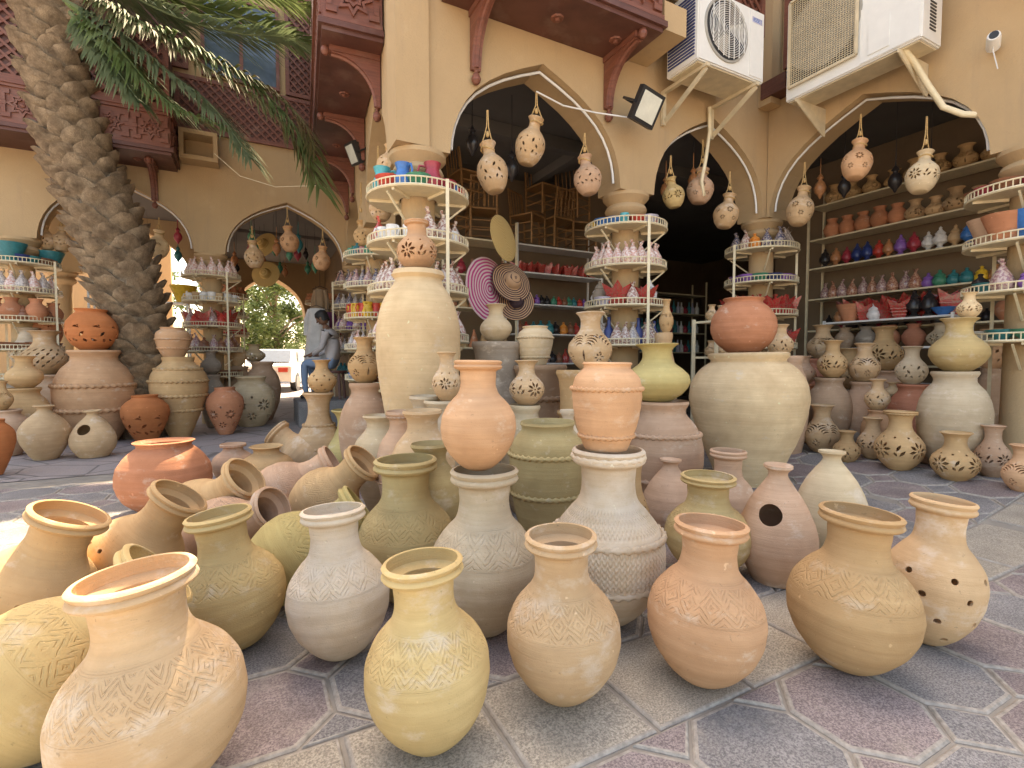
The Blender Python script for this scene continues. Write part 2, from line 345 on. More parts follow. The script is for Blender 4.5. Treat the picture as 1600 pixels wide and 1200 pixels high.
# solid upper floors and the rooms behind
B = lambda nm, a, b, m=PLASTER: MB().box(a, b).build(nm, m, bld)
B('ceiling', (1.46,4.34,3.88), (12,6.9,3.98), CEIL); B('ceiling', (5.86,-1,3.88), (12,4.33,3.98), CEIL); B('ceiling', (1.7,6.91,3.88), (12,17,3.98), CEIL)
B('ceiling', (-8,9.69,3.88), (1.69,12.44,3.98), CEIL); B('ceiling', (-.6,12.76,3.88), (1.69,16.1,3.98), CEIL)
B('upper_storey', (1.9,4.34,4.0), (12,17,TOP)); B('upper_storey', (5.86,-1,4.0), (12,4.33,TOP-.01)); B('upper_storey', (-8.05,9.69,4.0), (1.66,12.44,TOP-.02)); B('upper_storey', (-.8,12.77,4.0), (1.88,16.1,TOP-.01))
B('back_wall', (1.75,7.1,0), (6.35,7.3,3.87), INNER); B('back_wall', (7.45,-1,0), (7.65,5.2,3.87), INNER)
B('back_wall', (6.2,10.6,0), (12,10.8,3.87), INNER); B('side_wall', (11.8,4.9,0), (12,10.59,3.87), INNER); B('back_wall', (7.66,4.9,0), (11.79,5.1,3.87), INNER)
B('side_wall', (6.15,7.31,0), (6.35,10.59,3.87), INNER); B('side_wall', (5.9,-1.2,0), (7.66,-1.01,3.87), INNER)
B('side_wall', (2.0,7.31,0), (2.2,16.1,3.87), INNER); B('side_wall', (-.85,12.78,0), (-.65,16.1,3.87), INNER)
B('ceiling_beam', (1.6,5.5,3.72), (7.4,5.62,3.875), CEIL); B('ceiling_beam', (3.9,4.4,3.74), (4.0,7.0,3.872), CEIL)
B('floor_step', (.62,8.25,-.02), (1.98,9.3,.38), PV[0]); B('floor_step', (5.86,-.8,-.02), (7.44,3.9,.30), PV[1])
# corner pilasters and the vertical strip in the inner corner
B('pilaster', (1.03,3.93,2.725), (1.30,4.2,TOP-.03)); B('pilaster', (5.30,3.80,3.95), (5.48,3.965,TOP-.03))
# ------------------------------------------------------------ carved wooden bays
def bracket_mesh():
    b = MB(); n = 12; out = []                # curved knee bracket in the y-z plane, y out from the wall
    for k in range(n+1):
        a = k/n*math.pi/2; out.append((.44-.40*math.sin(a)**.9, -.06-.40*(1-math.cos(a))))
    poly = [(0,0),(.44,0)] + out + [(0.03,-.48),(0,-.48)]
    for w, dx in ((.085,0),(.11,0)):
        if w > .1: q = [(0.0,.0),(.46,.0),(.46,-.05),(0.0,-.05)]
        else: q = poly
        m = len(q); b.add([(-w/2,-y,z) for y,z in q]+[(w/2,-y,z) for y,z in q], [tuple(range(m)), tuple(range(2*m-1,m-1,-1))]+[(i,m+i,m+(i+1)%m,(i+1)%m) for i in range(m)])
    b.tube([(0,-y,z-.004) for y, z in out], .02, 6)
    for y, z in ((.49,-.03),(.03,-.55)): b.lathe([(0,-.05),(.02,-.045),(.038,-.02),(.04,0),(.03,.03),(.014,.045),(.02,.06),(0,.07)], 12, (0,-y,z))
    bm = bmesh.new(); bv = [bm.verts.new(v) for v in b.v]
    for f in b.f:
        try: bm.faces.new([bv[i] for i in f])
        except ValueError: pass
    bmesh.ops.recalc_face_normals(bm, faces=bm.faces); bmesh.ops.triangulate(bm, faces=[f for f in bm.faces if len(f.verts) > 4])
    me = bpy.data.meshes.new('bracket'); bm.to_mesh(me); bm.free(); return me
BRK = bracket_mesh()
def star(b, cx, cz, r, y, d, k=8, inner=.62):
    pts = []
    for i in range(2*k):
        a = math.pi*i/k; rr = r if i % 2 == 0 else r*inner; pts.append((cx+rr*math.cos(a), cz+rr*math.sin(a)))
    q = [(cx+(x-cx)*.72, cz+(z-cz)*.72) for x, z in pts]; n = 2*k
    vs = [(x,y,z) for x,z in pts]+[(x,y-d,z) for x,z in pts]+[(x,y,z) for x,z in q]+[(x,y-d,z) for x,z in q]
    fs = [(i,(i+1)%n,n+(i+1)%n,n+i) for i in range(n)]+[(n+i,n+(i+1)%n,3*n+(i+1)%n,3*n+i) for i in range(n)]+[(2*n+(i+1)%n,2*n+i,3*n+i,3*n+(i+1)%n) for i in range(n)]
    b.add(vs, fs)
def carved(L, H):
    """a board with raised eight-pointed stars and stepped key blocks, in the x-z plane facing -y"""
    b = MB().box((0,0,0),(L,.03,H)); d = .022
    b.box((0,-.03,0),(L,-.0005,.035)); b.box((0,-.03,H-.035),(L,-.0005,H))
    n = max(1, round(L/(H*.95))); w = L/n
    for i in range(n):
        cx = w*(i+.5); cz = H/2; r = min(w, H)*.36
        star(b, cx, cz, r, -.0005, d); star(b, cx, cz, r*.55, -.0005, d*1.2, 8, .75)
        b.add(*(lambda q: (q.v, q.f))(MB().lathe([(0,.02),(r*.16,.012),(r*.2,0)], 10).xf(Matrix.Translation((cx,-.0005,cz)) @ Matrix.Rotation(math.pi/2, 4, 'X'))))
        for sx in (-1,1):
            for sz in (-1,1):
                x = cx+sx*w*.36; z = cz+sz*H*.30
                b.box((x-.045,-d,z-.028),(x+.045,-.0005,z+.028)); b.box((x+sx*.02-.022,-d*1.15,z-sz*.07-.045),(x+sx*.02+.022,-.0006,z-sz*.07+.045))
        if i: b.box((w*i-.03,-d,cz-.07),(w*i+.03,-.0005,cz+.07)); b.box((w*i-.07,-d*1.2,cz-.025),(w*i+.07,-.0007,cz+.025))
    return b
def lattice(L, H, pitch=.085, w=.03):
    b = MB()
    for s, y in ((1,0),(-1,-.016)):
        k = -H
        while k < L:
            x0, z0, x1, z1 = (k, 0, k+H, H) if s > 0 else (k+H, 0, k, H)
            # clip to 0..L
            def cl(xa, za, xb, zb):
                if xa < 0: za += (0-xa)*(zb-za)/(xb-xa); xa = 0
                if xa > L: za += (L-xa)*(zb-za)/(xb-xa); xa = L
                return xa, za
            a = cl(x0,z0,x1,z1); c = cl(x1,z1,x0,z0)
            if math.dist(a, c) > .05: b.bar((a[0],y,a[1]),(c[0],y,c[1]), .012, w, (0,1,0)) if False else b.bar((a[0],y,a[1]),(c[0],y,c[1]), w, .014, (0,1,0))
            k += pitch*1.414
    b.box((0,-.03,-.03),(L,.012,.03)); b.box((0,-.03,H-.03),(L,.012,H+.03)); b.box((-.03,-.034,-.03),(.03,.014,H+.03)); b.box((L-.03,-.034,-.03),(L+.03,.014,H+.03))
    return b
def bay(u0, v0, ang, L, D, z, brs, Hc=.48, Hl=2.0, ends=True, studs=3):
    """a projecting bay: origin at the wall, x along it, -y outwards"""
    r = empty('wooden_bay', (u0,v0,z), ang); r.parent = bld
    MB().box((0,-D,-.04),(L,0,.0)).box((-.03,-D-.03,.0005),(L+.03,0,.05)).build('underside', WOOD2, r)
    MB().box((.03,-D+.04,.051),(L-.03,-.001,Hc+Hl)).build('bay_core', WOOD2, r)
    o = carved(L-.02, Hc).build('carved_panel', WOOD, r); o.location = (.01,-D,.052)
    MB().box((-.04,-D-.05,Hc+.053),(L+.04,0,Hc+.10)).build('ledge', WOOD, r)
    o = lattice(L-.06, Hl-.15, .1).build('lattice', WOOD, r); o.location = (.03,-D+.015,Hc+.14)
    if ends:
        for x, a in ((0,-math.pi/2),(L,math.pi/2)):
            o = carved(D-.02, Hc).build('carved_panel', WOOD, r); o.rotation_euler = (0,0,a); o.location = (x, -.01 if a < 0 else -D+.01, .052)
            if a < 0: o.location = (x, -.01, .052)
    for x in brs:
        o = link('bracket', BRK, WOOD, r); o.location = (x,-.002,-.041)
    for k in range(studs):
        o = MB().lathe([(0,-.035),(.02,-.03),(.022,-.01),(.05,-.012),(.06,0),(0,0)], 8).build('rosette', WOOD, r); o.location = (L*(k+.5)/studs, -D*.5, -.041)
    return r
bay(1.42, 3.965, 0, 1.87, .54, 3.95, (.29,1.68))
ca = math.atan2(CD0[1]-C1[1], CD0[0]-C1[0])
bay(1.482, 8.9, ca+math.pi, 4.2, .53, 3.95, (.3,1.3,2.6,3.95), studs=6)
bay(-5.4, 9.315, 0, 4.45, .7, 3.95, (.3,1.7,3.0,4.15), Hl=1.1, studs=5)
# lattice screens and windows of the upper floor
def scr(u, v, z, L, H, ang=0, pitch=.09):
    r = empty('lattice_screen', (u,v,z), ang); r.parent = bld
    lattice(L, H, pitch).build('lattice', WOOD, r); MB().box((0,.013,0),(L,.03,H)).build('backing', WOOD2, r)
scr(-.93, 9.27, 4.58, 2.0, .78); scr(-5.3, 9.26, 5.62, 3.4, 1.7); scr(-1.75, 9.265, 5.5, .95, 1.8); scr(.62, 9.27, 5.45, .75, 1.6)
scr(4.85, 3.93, 4.75, .42, 1.2); scr(5.46, 3.72, 4.35, .34, 1.6, -math.pi/2); scr(5.46, 2.2, 4.72, 2.2, 1.2, -math.pi/2)
GLASS = plain('window_glass', (.07,.10,.14), .1, spec=.8)
wn = empty('window', (-.55,9.3,5.5)); wn.parent = bld
MB().box((0,-.02,0),(1.0,.01,1.2)).build('pane', GLASS, wn)
MB().box((-.05,-.05,-.05),(-.0005,.01,1.25)).box((1.0005,-.05,-.05),(1.05,.01,1.25)).box((.475,-.05,0),(.525,-.021,1.2)).box((0,-.05,-.05),(1.0,.01,-.0005)).box((0,-.05,1.2005),(1.0,.01,1.25)).build('frame', WOOD, wn)
o = MB().box((5.28,3.62,4.02),(5.47,3.92,4.2)).build('beam_end', WOOD2, bld)
# plaster blocks that frame the old air vents
def ventblock(u, v, z, w, d, hh, nm='vent_box'):
    MB().box((u,v-d,z),(u+w,v,z+.06)).box((u,v-d,z+hh-.06),(u+w,v,z+hh)).box((u,v-d,z+.061),(u+.06,v,z+hh-.061)).box((u+w-.06,v-d,z+.061),(u+w,v,z+hh-.061)).build(nm, PLASTER, bld)
ventblock(-.9, 9.31, 4.05, .5, .3, .44); B('vent_box', (3.33,3.45,3.97), (3.60,3.965,4.22))
B('vent_box', (5.0,1.2,4.0), (5.48,1.7,4.4))
# ------------------------------------------------------------ light tubes along the arches
def arch_tube(p0, p1, c, hw, label, side=-1, za=ZA):
    p0, p1 = Vector((*p0,0)), Vector((*p1,0)); d = (p1-p0).normalized(); n = Vector((-d.y,d.x,0))*side
    pts = []
    for s, z in arch_pts(c, hw-.035, ZS+.06, za-.04):
        q = p0+d*s+n*(TH/2-.07); pts.append(W(q.x,q.y,z))
    a = pts[0]; e = pts[-1]; dd = (pts[-1]-pts[0]).normalized()
    pts = [a-dd*.0+Vector((0,0,-.0))]+pts
    o = MB().tube(pts[1:], .013, 6).build('light_tube', WHITE, None, 60); tag(o, label, 'light tube')
L12 = run(C1,C2); L23 = run(C2,C3); L43 = run(C4,C3)
arch_tube(C1, C3, L12/2, (L12-.44)/2, 'white tube bent round the arch under the carved wooden bay')
arch_tube(C1, C3, L12+L23/2, (L23-.44)/2, 'white tube bent round the arch under the smaller air conditioner')
arch_tube(C4, C3, L43/2, (L43-.44)/2, 'white tube bent round the arch under the larger air conditioner', 1)
arch_tube(CD3, CD0, run(CD3,CD1)+run(CD1,CD0)/2, .93, 'white tube round the arch of the covered passage')
arch_tube(CD3, CD0, run(CD3,CD2)+run(CD2,CD1)/2, .93, 'white tube round the arch behind the palm trunk')
# ------------------------------------------------------------ pottery
KIND = dict(
 E=[(0,.26),(.03,.42),(.10,.64),(.20,.85),(.30,.965),(.40,1),(.49,.965),(.57,.86),(.64,.70),(.69,.56),(.735,.495),(.80,.465),(.86,.475),(.905,.49),(.918,.585),(.935,.64),(.952,.63),(.960,.595),(.968,.615),(.982,.64),(.995,.62),(1,.57)],
 G=[(0,.45),(.06,.60),(.2,.86),(.38,.99),(.5,1),(.65,.95),(.8,.78),(.88,.63),(.915,.56),(.95,.57),(.975,.63),(.99,.63),(1,.59)],
 U=[(0,.50),(.1,.66),(.3,.9),(.5,1),(.65,.97),(.78,.83),(.85,.67),(.89,.58),(.93,.57),(.965,.64),(.985,.66),(1,.63)],
 T=[(0,.34),(.2,.56),(.4,.80),(.58,.96),(.7,1),(.8,.955),(.88,.81),(.93,.64),(.952,.55),(.967,.56),(.978,.63),(.99,.63),(1,.58)],
 B=[(0,.50),(.15,.64),(.35,.84),(.55,.97),(.68,1),(.8,.93),(.88,.79),(.92,.67),(.937,.62),(.955,.66),(.975,.69),(.99,.68),(1,.62)],
 N=[(0,.42),(.05,.56),(.15,.80),(.28,.97),(.36,1),(.46,.95),(.56,.77),(.64,.58),(.72,.47),(.82,.44),(.9,.48),(.955,.58),(.975,.66),(.99,.67),(1,.62)],
 F=[(0,.46),(.1,.64),(.3,.9),(.46,1),(.58,.96),(.70,.78),(.80,.53),(.87,.33),(.915,.25),(.945,.28),(.975,.40),(.99,.42),(1,.38)],
 R=[(0,.60),(.1,.71),(.3,.88),(.55,.99),(.7,1),(.82,.93),(.89,.79),(.93,.68),(.96,.68),(.985,.73),(1,.70)],
 H=[(0,.46),(.015,.52),(.14,.80),(.33,.99),(.44,1),(.56,.90),(.66,.68),(.73,.47),(.79,.38),(.87,.37),(.93,.42),(.97,.52),(.99,.53),(1,.48)],
 P=[(0,.62),(.06,.72),(.2,.93),(.34,1),(.5,.93),(.68,.70),(.8,.46),(.88,.29),(.92,.24),(.95,.27),(.98,.38),(1,.37)],
 A=[(0,.36),(.12,.52),(.35,.80),(.55,.97),(.66,1),(.78,.93),(.87,.74),(.92,.57),(.95,.52),(.975,.55),(1,.55)],
 S=[(0,.40),(.15,.62),(.35,.87),(.52,1),(.64,.98),(.74,.84),(.80,.66),(.845,.52),(.88,.46),(.93,.47),(.965,.56),(.985,.62),(1,.58)],
 K=[(0,.97),(.03,1),(.2,.86),(.4,.68),(.6,.56),(.8,.52),(.93,.56),(.975,.63),(1,.61)])
def cat(pts, n):
    P = np.array(pts, float); P = np.vstack([2*P[0]-P[1], P, 2*P[-1]-P[-2]]); seg = len(pts)-1
    L = np.concatenate([[0], np.cumsum(np.linalg.norm(np.diff(P[1:-1], axis=0), axis=1))]); out = []
    for s in np.linspace(0, L[-1], n):
        i = min(np.searchsorted(L, s, 'right')-1, seg-1); t = (s-L[i])/(L[i+1]-L[i]); p0, p1, p2, p3 = P[i:i+4]
        out.append(.5*((2*p1)+(-p0+p2)*t+(2*p0-5*p1+4*p2-p3)*t*t+(-p0+3*p1-3*p2+p3)*t**3))
    return np.array(out)
def profile(kind, R, H, n=44, th=None):
    n = 84 if kind == 'E' and n == 44 else n
    th = th or max(.006, .05*R)
    o = cat([(r*R, z*H) for z, r in KIND[kind]], n); o[:, 0] = np.maximum(o[:, 0], .004)
    inn = [(max(r-th, .004), max(z, th)) for r, z in o[::-1][1:] ]
    res = [(0, 0)]+[tuple(p) for p in o]
    k = 0
    for p in inn:
        if p[1] <= th+1e-6: break
        if k % 2 == 0: res.append(p)
        k += 1
    res.append((max(res[-1][0]*.9, .004), th)); res.append((0, th))
    return res, o
def r_at(o, z): return float(np.interp(z, o[:, 1], o[:, 0]))
# pierced patterns: lists of (azimuth, height share, polygon in the tangent plane as shares of the radius)
def lens(cx, cy, a, l, w):
    ts = np.linspace(0, 1, 5); up = [(t-.5, .5*math.sin(math.pi*t)) for t in ts]; dn = [(t-.5, -.5*math.sin(math.pi*t)) for t in ts[::-1][1:-1]]
    ca_, sa_ = math.cos(a), math.sin(a)
    w *= 1.3
    return [(cx+x*l*ca_-y*w*sa_, cy+x*l*sa_+y*w*ca_) for x, y in up+dn]
def cres(cx, cy, r, a0, a1, w):
    A = np.linspace(a0, a1, 6); up = [(cx+(r+w*math.sin(math.pi*k/5)/2)*math.cos(a), cy+(r+w*math.sin(math.pi*k/5)/2)*math.sin(a)) for k, a in enumerate(A)]
    dn = [(cx+(r-w*math.sin(math.pi*k/5)/2)*math.cos(a), cy+(r-w*math.sin(math.pi*k/5)/2)*math.sin(a)) for k, a in list(enumerate(A))[::-1][1:-1]]
    return up+dn
def dot(cx, cy, r, n=9): return [(cx+r*math.cos(2*math.pi*k/n), cy+r*math.sin(2*math.pi*k/n)) for k in range(n)]
def flower(cx, cy, r, n=8, w=.3, a0=.2, c=True): return [lens(cx+.62*r*math.cos(a), cy+.62*r*math.sin(a), a, r*.72, r*w) for a in (a0+2*math.pi*k/n for k in range(n))] + ([dot(cx, cy, r*.13, 7)] if c else [])
def pattern(pt, rnd):
    L = []
    if pt == 'flower':
        for k in range(4):
            f = 2*math.pi*k/4 + .35
            L += [(f, .36, q) for q in flower(0, 0, .44, 8, .26)]
            L += [(f+.78, .36, q) for q in (lens(-.05,.12,1.1,.36,.1), lens(.1,-.12,.9,.36,.1), lens(-.16,-.16,2.2,.22,.09))]
        L += [(2*math.pi*k/9, .57, dot(0, 0, .055)) for k in range(9)]
    elif pt == 'flower_small':
        for k in range(6):
            f = 2*math.pi*k/6; L += [(f, .44, q) for q in flower(0, 0, .30, 8, .28, c=False)]
            L += [(f+.52, .22, q) for q in flower(0, 0, .22, 6, .32, c=False)]; L += [(f+.52, .60, lens(0,0,1.57,.16,.08))]
    elif pt == 'leaf':
        for k in range(7):
            f = 2*math.pi*k/7
            L += [(f, .44, lens(0,0,1.0+.3*(k%2),.34,.12)), (f+.3, .33, lens(0,0,2.1,.32,.11)), (f+.12, .22, lens(0,0,1.2,.26,.1)), (f+.45, .50, dot(0,0,.05)), (f+.5,.2,lens(0,0,2.3,.2,.09))]
    elif pt == 'palm':
        for k in range(4):
            f = 2*math.pi*k/4+.2
            for s in (-1, 1):
                for r_, y_ in ((.34,.20),(.30,.06),(.25,-.07),(.19,-.19)):
                    q = cres(.06+.8*r_, y_-.6*r_, r_, 2.5, .35, .095); L.append((f, .50, q if s > 0 else [(-x, y) for x, y in q[::-1]]))
            L += [(f, .25, lens(0,0,1.57,.58,.085)), (f, .60, lens(0,0,1.57,.16,.09)), (f+.78, .60, dot(0,0,.06,5)), (f+.78, .30, dot(0,0,.05,8))]
            L += [(f+.78, .22, q) for q in flower(0, 0, .24, 6, .3, c=False)]
    elif pt == 'dots':
        for j, z in enumerate((.10,.24,.40,.52)):
            for k in range(7): L.append((2*math.pi*(k+.5*(j%2)+.13*j)/7, z, dot(0, 0, .075, 12)))
    elif pt == 'rows':
        for j, z in enumerate((.20,.29,.38,.47,.56)):
            for k in range(16): L.append((2*math.pi*(k+.5*(j%2))/16, z, lens(0,0,.9,.24,.075)))
    elif pt == 'vine':
        for k in range(8):
            f = 2*math.pi*k/8
            L += [(f, .46, cres(0,0,.2,.6,2.2,.1)), (f+.25, .38, lens(0,0,.9,.3,.11)), (f, .30, cres(0,.05,.2,3.6,5.0,.1)), (f+.35, .23, lens(0,0,2.2,.22,.1)), (f+.1,.58,dot(0,0,.045,7))]
    elif pt == 'hole': L = [(rnd, .62, dot(0, 0, .3, 20))]
    return L
def pierce(me, o, R, H, th, pt, rnd=0.0):
    """cut real holes through the shell"""
    cut = MB()
    for f, zs, poly in pattern(pt, rnd):
        z0 = zs*H; r0 = r_at(o, z0); er = Vector((math.cos(f), math.sin(f), 0)); et = Vector((-math.sin(f), math.cos(f), 0))
        sl_ = (r_at(o, z0+.04*H)-r_at(o, z0-.04*H))/(.08*H); nrm = (er - Vector((0,0,sl_))).normalized(); up = nrm.cross(et); n = len(poly)
        pts = [er*r0 + Vector((0,0,z0)) + et*(x*R) + up*(y*R) for x, y in poly]; ri = .22*R+2*th; ro = .10*R+.01
        vs = [p - nrm*ri for p in pts] + [p + nrm*ro for p in pts]
        cut.add(vs, [tuple(range(n-1,-1,-1)), tuple(range(n, 2*n))]+[(i,(i+1)%n,n+(i+1)%n,n+i) for i in range(n)])
    a = bpy.data.objects.new('tmp_a', me); b = bpy.data.objects.new('tmp_b', cut.mesh('tmp')); col.objects.link(a); col.objects.link(b)
    bm = bmesh.new(); bm.from_mesh(b.data); bmesh.ops.recalc_face_normals(bm, faces=bm.faces); bm.to_mesh(b.data); bm.free()
    md = a.modifiers.new('cut', 'BOOLEAN'); md.object = b; md.operation = 'DIFFERENCE'; md.solver = 'MANIFOLD'
    dg = bpy.context.evaluated_depsgraph_get(); out = bpy.data.meshes.new_from_object(a.evaluated_get(dg))
    for q in (a, b): bpy.data.objects.remove(q)
    return out
def pot_mesh(kind, R, H, pt=None, eng=None, seg=56, rnd=0.0, n=44, combs=()):
    th = max(.006, .055*R); prof, o = profile(kind, R, H, n, th)
    if not combs:
        me = MB().lathe(prof, 88 if eng is not None else seg).mesh('pot')
        if pt: me = pierce(me, o, R, H, th, pt, rnd)
        # a scored ring or two and a slightly uneven wall
    else:
        nphi = 560
        oo = cat([(r*R, z*H) for z, r in KIND[kind]], 84); zb0, zb1 = (min(c[0] for c in combs)*H, max(c[1] for c in combs)*H)
        zs = [p for p in oo if p[1] < zb0]; top = [p for p in oo if p[1] > zb1]; fine = cat([(r*R, z*H) for z, r in KIND[kind]], 700)
        band = [p for p in fine if zb0 <= p[1] <= zb1]; band = band[::max(1, len(band)//64)]
        outer = [(0,0)]+[tuple(p) for p in zs]+[tuple(p) for p in band]+[tuple(p) for p in top]
        k = 0; inn = []
        for r, z in oo[::-1][1:]:
            if z <= th: break
            if k % 3 == 0: inn.append((max(r-th,.004), z))
            k += 1
        full = outer+inn+[(max(inn[-1][0]*.9,.004), th),(0,th)]
        mb = MB().lathe(full, nphi); V = np.array(mb.v); i0 = 1+len(zs)*nphi; nb = len(band)
        if True:
            M = np.zeros((nb, nphi)); bz = np.array([p[1] for p in band])/H; ph = np.arange(nphi)/nphi*6.2832
            for a, b_, rows in combs:
                for q in range(rows):
                    zc = a+(b_-a)*(q+.5)/rows; zz = zc+.35*(b_-a)/rows*np.sign(np.sin(ph*70))*np.abs(np.sin(ph*70))**.5
                    M = np.minimum(M, -.8*np.exp(-((bz[:,None]-zz[None,:])/((b_-a)/rows*.26))**2))
        ang = np.arange(nphi)/nphi*2*math.pi; dep = .03*R*M
        blk = V[i0:i0+nb*nphi].reshape(nb, nphi, 3)
        blk[:, :, 0] += dep*np.cos(ang); blk[:, :, 1] += dep*np.sin(ang); V[i0:i0+nb*nphi] = blk.reshape(-1, 3)
        mb.v = [tuple(p) for p in V]; me = mb.mesh('pot')
    # hand-thrown irregularity
    V = np.empty(len(me.vertices)*3); me.vertices.foreach_get('co', V); V = V.reshape(-1,3)
    a = np.arctan2(V[:,1], V[:,0]); zz = V[:,2]/H
    k = 1+.016*np.sin(2*a+1.3+5*rnd+2*zz)+.009*np.sin(3*a+4*zz+rnd)+.004*np.sin(zz*55+rnd*9)+.004*np.sin(5*a+9*zz)
    V[:,0] *= k; V[:,1] *= k; V[:,2] += .010*R*np.sin(a+rnd*7)*np.clip(zz*2-1, 0, 1); me.vertices.foreach_set('co', V.ravel())
    if eng is not None:
        at = me.attributes.new('bandv', 'FLOAT', 'POINT'); at.data.foreach_set('value', np.clip((zz-.475)/.215, 0, 1.0).astype(np.float32))
    me.polygons.foreach_set('use_smooth', [True]*len(me.polygons)); me.set_sharp_from_angle(angle=R_(50)); me.update()
    return me, o
def rope_mesh(r, t, n=None):
    n = n or max(24, int(2*math.pi*r/(t*3.0))); m = n*5; k = 8; vs = []
    for i in range(m):
        a = 2*math.pi*i/m
        for j in range(k):
            b = 2*math.pi*j/k; q = t*(1+.42*math.sin(n*a+1.6*b)); vs.append(((r+q*.75*math.cos(b))*math.cos(a), (r+q*.75*math.cos(b))*math.sin(a), q*math.sin(b)))
    return MB().add(vs, [(i*k+j, ((i+1) % m)*k+j, ((i+1) % m)*k+(j+1) % k, i*k+(j+1) % k) for i in range(m) for j in range(k)]).mesh('rope_band', 180)
ZP = {}                                     # heights of finished pots for stacking
MESHES = {}
def pot(kind, x, yb, yt, w, colr, label, pt=None, eng=None, ropes=(), D=None, on=None, rz=None, cat_='pot', group=None, name='clay_pot', wav=0, combs=(), z0=None, dx=0, dy=0, seg=56, lean=None):
    """place a pot by its base row (or distance D), rim row and width in the photograph"""
    if on is not None: base = on['top'].copy(); D = base.y
    elif D is not None: base = Vector(((x-800)/F_PX*D, D, z0 or 0.0))
    else:
        base = on_z(x, yb, z0 or 0.0)
        for _ in range(4):                   # follow the gentle rise of the paving
            if z0 is None: uu = base.x*cu+base.y*su; vv = -base.x*su+base.y*cu; base = on_z(x, yb, gz(uu, vv) if base.y > 2.6 else 0.0)
        D = base.y
    bx = (x-800)/F_PX*D if on is not None else base.x
    tx = (x-800)/F_PX; cth = 1/math.sqrt(1+tx*tx)
    R = w/2*D*cth/F_PX; H = at_d(x, yt, D).z - base.z
    key = (kind, round(R,3), round(H,3), pt, eng, combs)
    if key in MESHES: me, o = MESHES[key]
    else: me, o = pot_mesh(kind, R, H, pt, eng, seg, random.random(), combs=combs); MESHES[key] = (me, o)
    ob = link(name, me, CL[colr]); ob.location = (bx+dx, base.y+dy, base.z); ob.rotation_euler = (0,0, random.uniform(0,6.28) if rz is None else rz)
    if lean: ob.rotation_euler = (R_(lean[0]), R_(lean[1]), 0)
    tag(ob, label, cat_, group)
    for zf in ropes:
        rr = r_at(o, zf*H); rb = link('rope_band', rope_mesh(rr+.016*R, max(.007, .055*R)), CL[colr], ob); rb.location = (0,0,zf*H)
    if wav:
        rr = r_at(o, .965*H); rb = link('pie_crust_rim', rope_mesh(rr+.001, .045*R, 22), CL[colr], ob); rb.location = (0,0,.955*H)
    return dict(o=ob, top=Vector((bx+dx, base.y+dy, base.z+H-.002)), R=R, H=H, prof=o)
EMESH = [pot_mesh('E', .172, .50, None, q, 56, q*.37) for q in (2, 3, 4, 5)]
def ejar(x, y, colr, label, k=0, H=.50, R=None, tilt=0, az=0, mode='base', rz=0.0, me=None, D=None):
    """an engraved jar; tilted ones lie against the ground and are placed by where the belly shows"""
    m, o = EMESH[k] if me is None else me
    ob = link('engraved_jar' if me is None else 'clay_jar', m, CL[colr]); s = H/.50; sr = (R/.172 if R else s)
    t, a = R_(tilt), R_(az); axis = Vector((math.cos(a), math.sin(a), 0)); Rm = Matrix.Rotation(t, 4, Vector((-axis.y, axis.x, 0))) @ Matrix.Rotation(rz, 4, 'Z')
    Sm = Matrix.Diagonal((sr, sr, s, 1))
    V = np.array([tuple((Rm @ Sm) @ v.co) for v in m.vertices][::7]); low = V[:,2].min()
    belly = (Rm @ Sm) @ Vector((0,0,.40*.50))
    if mode == 'base': p = on_z(x, y, 0); loc = Vector((p.x, p.y, -low))
    else:
        zb = belly.z-low; p = on_z(x, y, zb); loc = Vector((p.x-belly.x, p.y-belly.y, -low))
    ob.matrix_world = Matrix.Translation(loc) @ Rm; ob.scale = (sr, sr, s)
    tag(ob, label, 'jar'); return ob
# --- the front row, standing on the pavers
ejar(262, 1235, 'sand', 'large sand coloured engraved jar leaning, in front of the yellow jar lying down', 0, .52, .19, 6, 190, rz=.4)
ejar(72, 1052, 'yellow', 'yellow engraved jar lying on its side behind the large sand jar', 1, .54, .19, 50, 34, 'belly', 2.1)
ejar(380, 1008, 'yellow', 'ochre engraved jar with wide rim between the lying jars and the whitish jar', 2, .48, .165, 8, 200, rz=1.0)
ejar(537, 1024, 'white', 'engraved jar with whitish bloom on neck and shoulder beside the ochre jar', 3, .50, .165, 5, 150, rz=2.0)
ejar(676, 1160, 'yellow', 'bright yellow engraved jar standing alone in the front row', 0, .485, .163, 3, 170, rz=3.3)
ejar(883, 1088, 'sand', 'pinkish sand engraved jar in front of the white rope banded jar', 2, .495, .164, 2, 200, rz=4.0)
ejar(1096, 1062, 'peach', 'peach sand engraved jar in front of the egg shaped flask', 1, .50, .175, 3, 20, rz=5.1)
ejar(1322, 1042, 'tan', 'stout tan engraved jar next to the jar with round holes', 3, .515, .186, 4, 10, rz=.7)
pot('E', 1446, 1000, 778, 172, 'sand', 'sand jar pierced all over with round holes', 'dots', rz=.5, name='pierced_jar', cat_='jar', lean=(0,5))
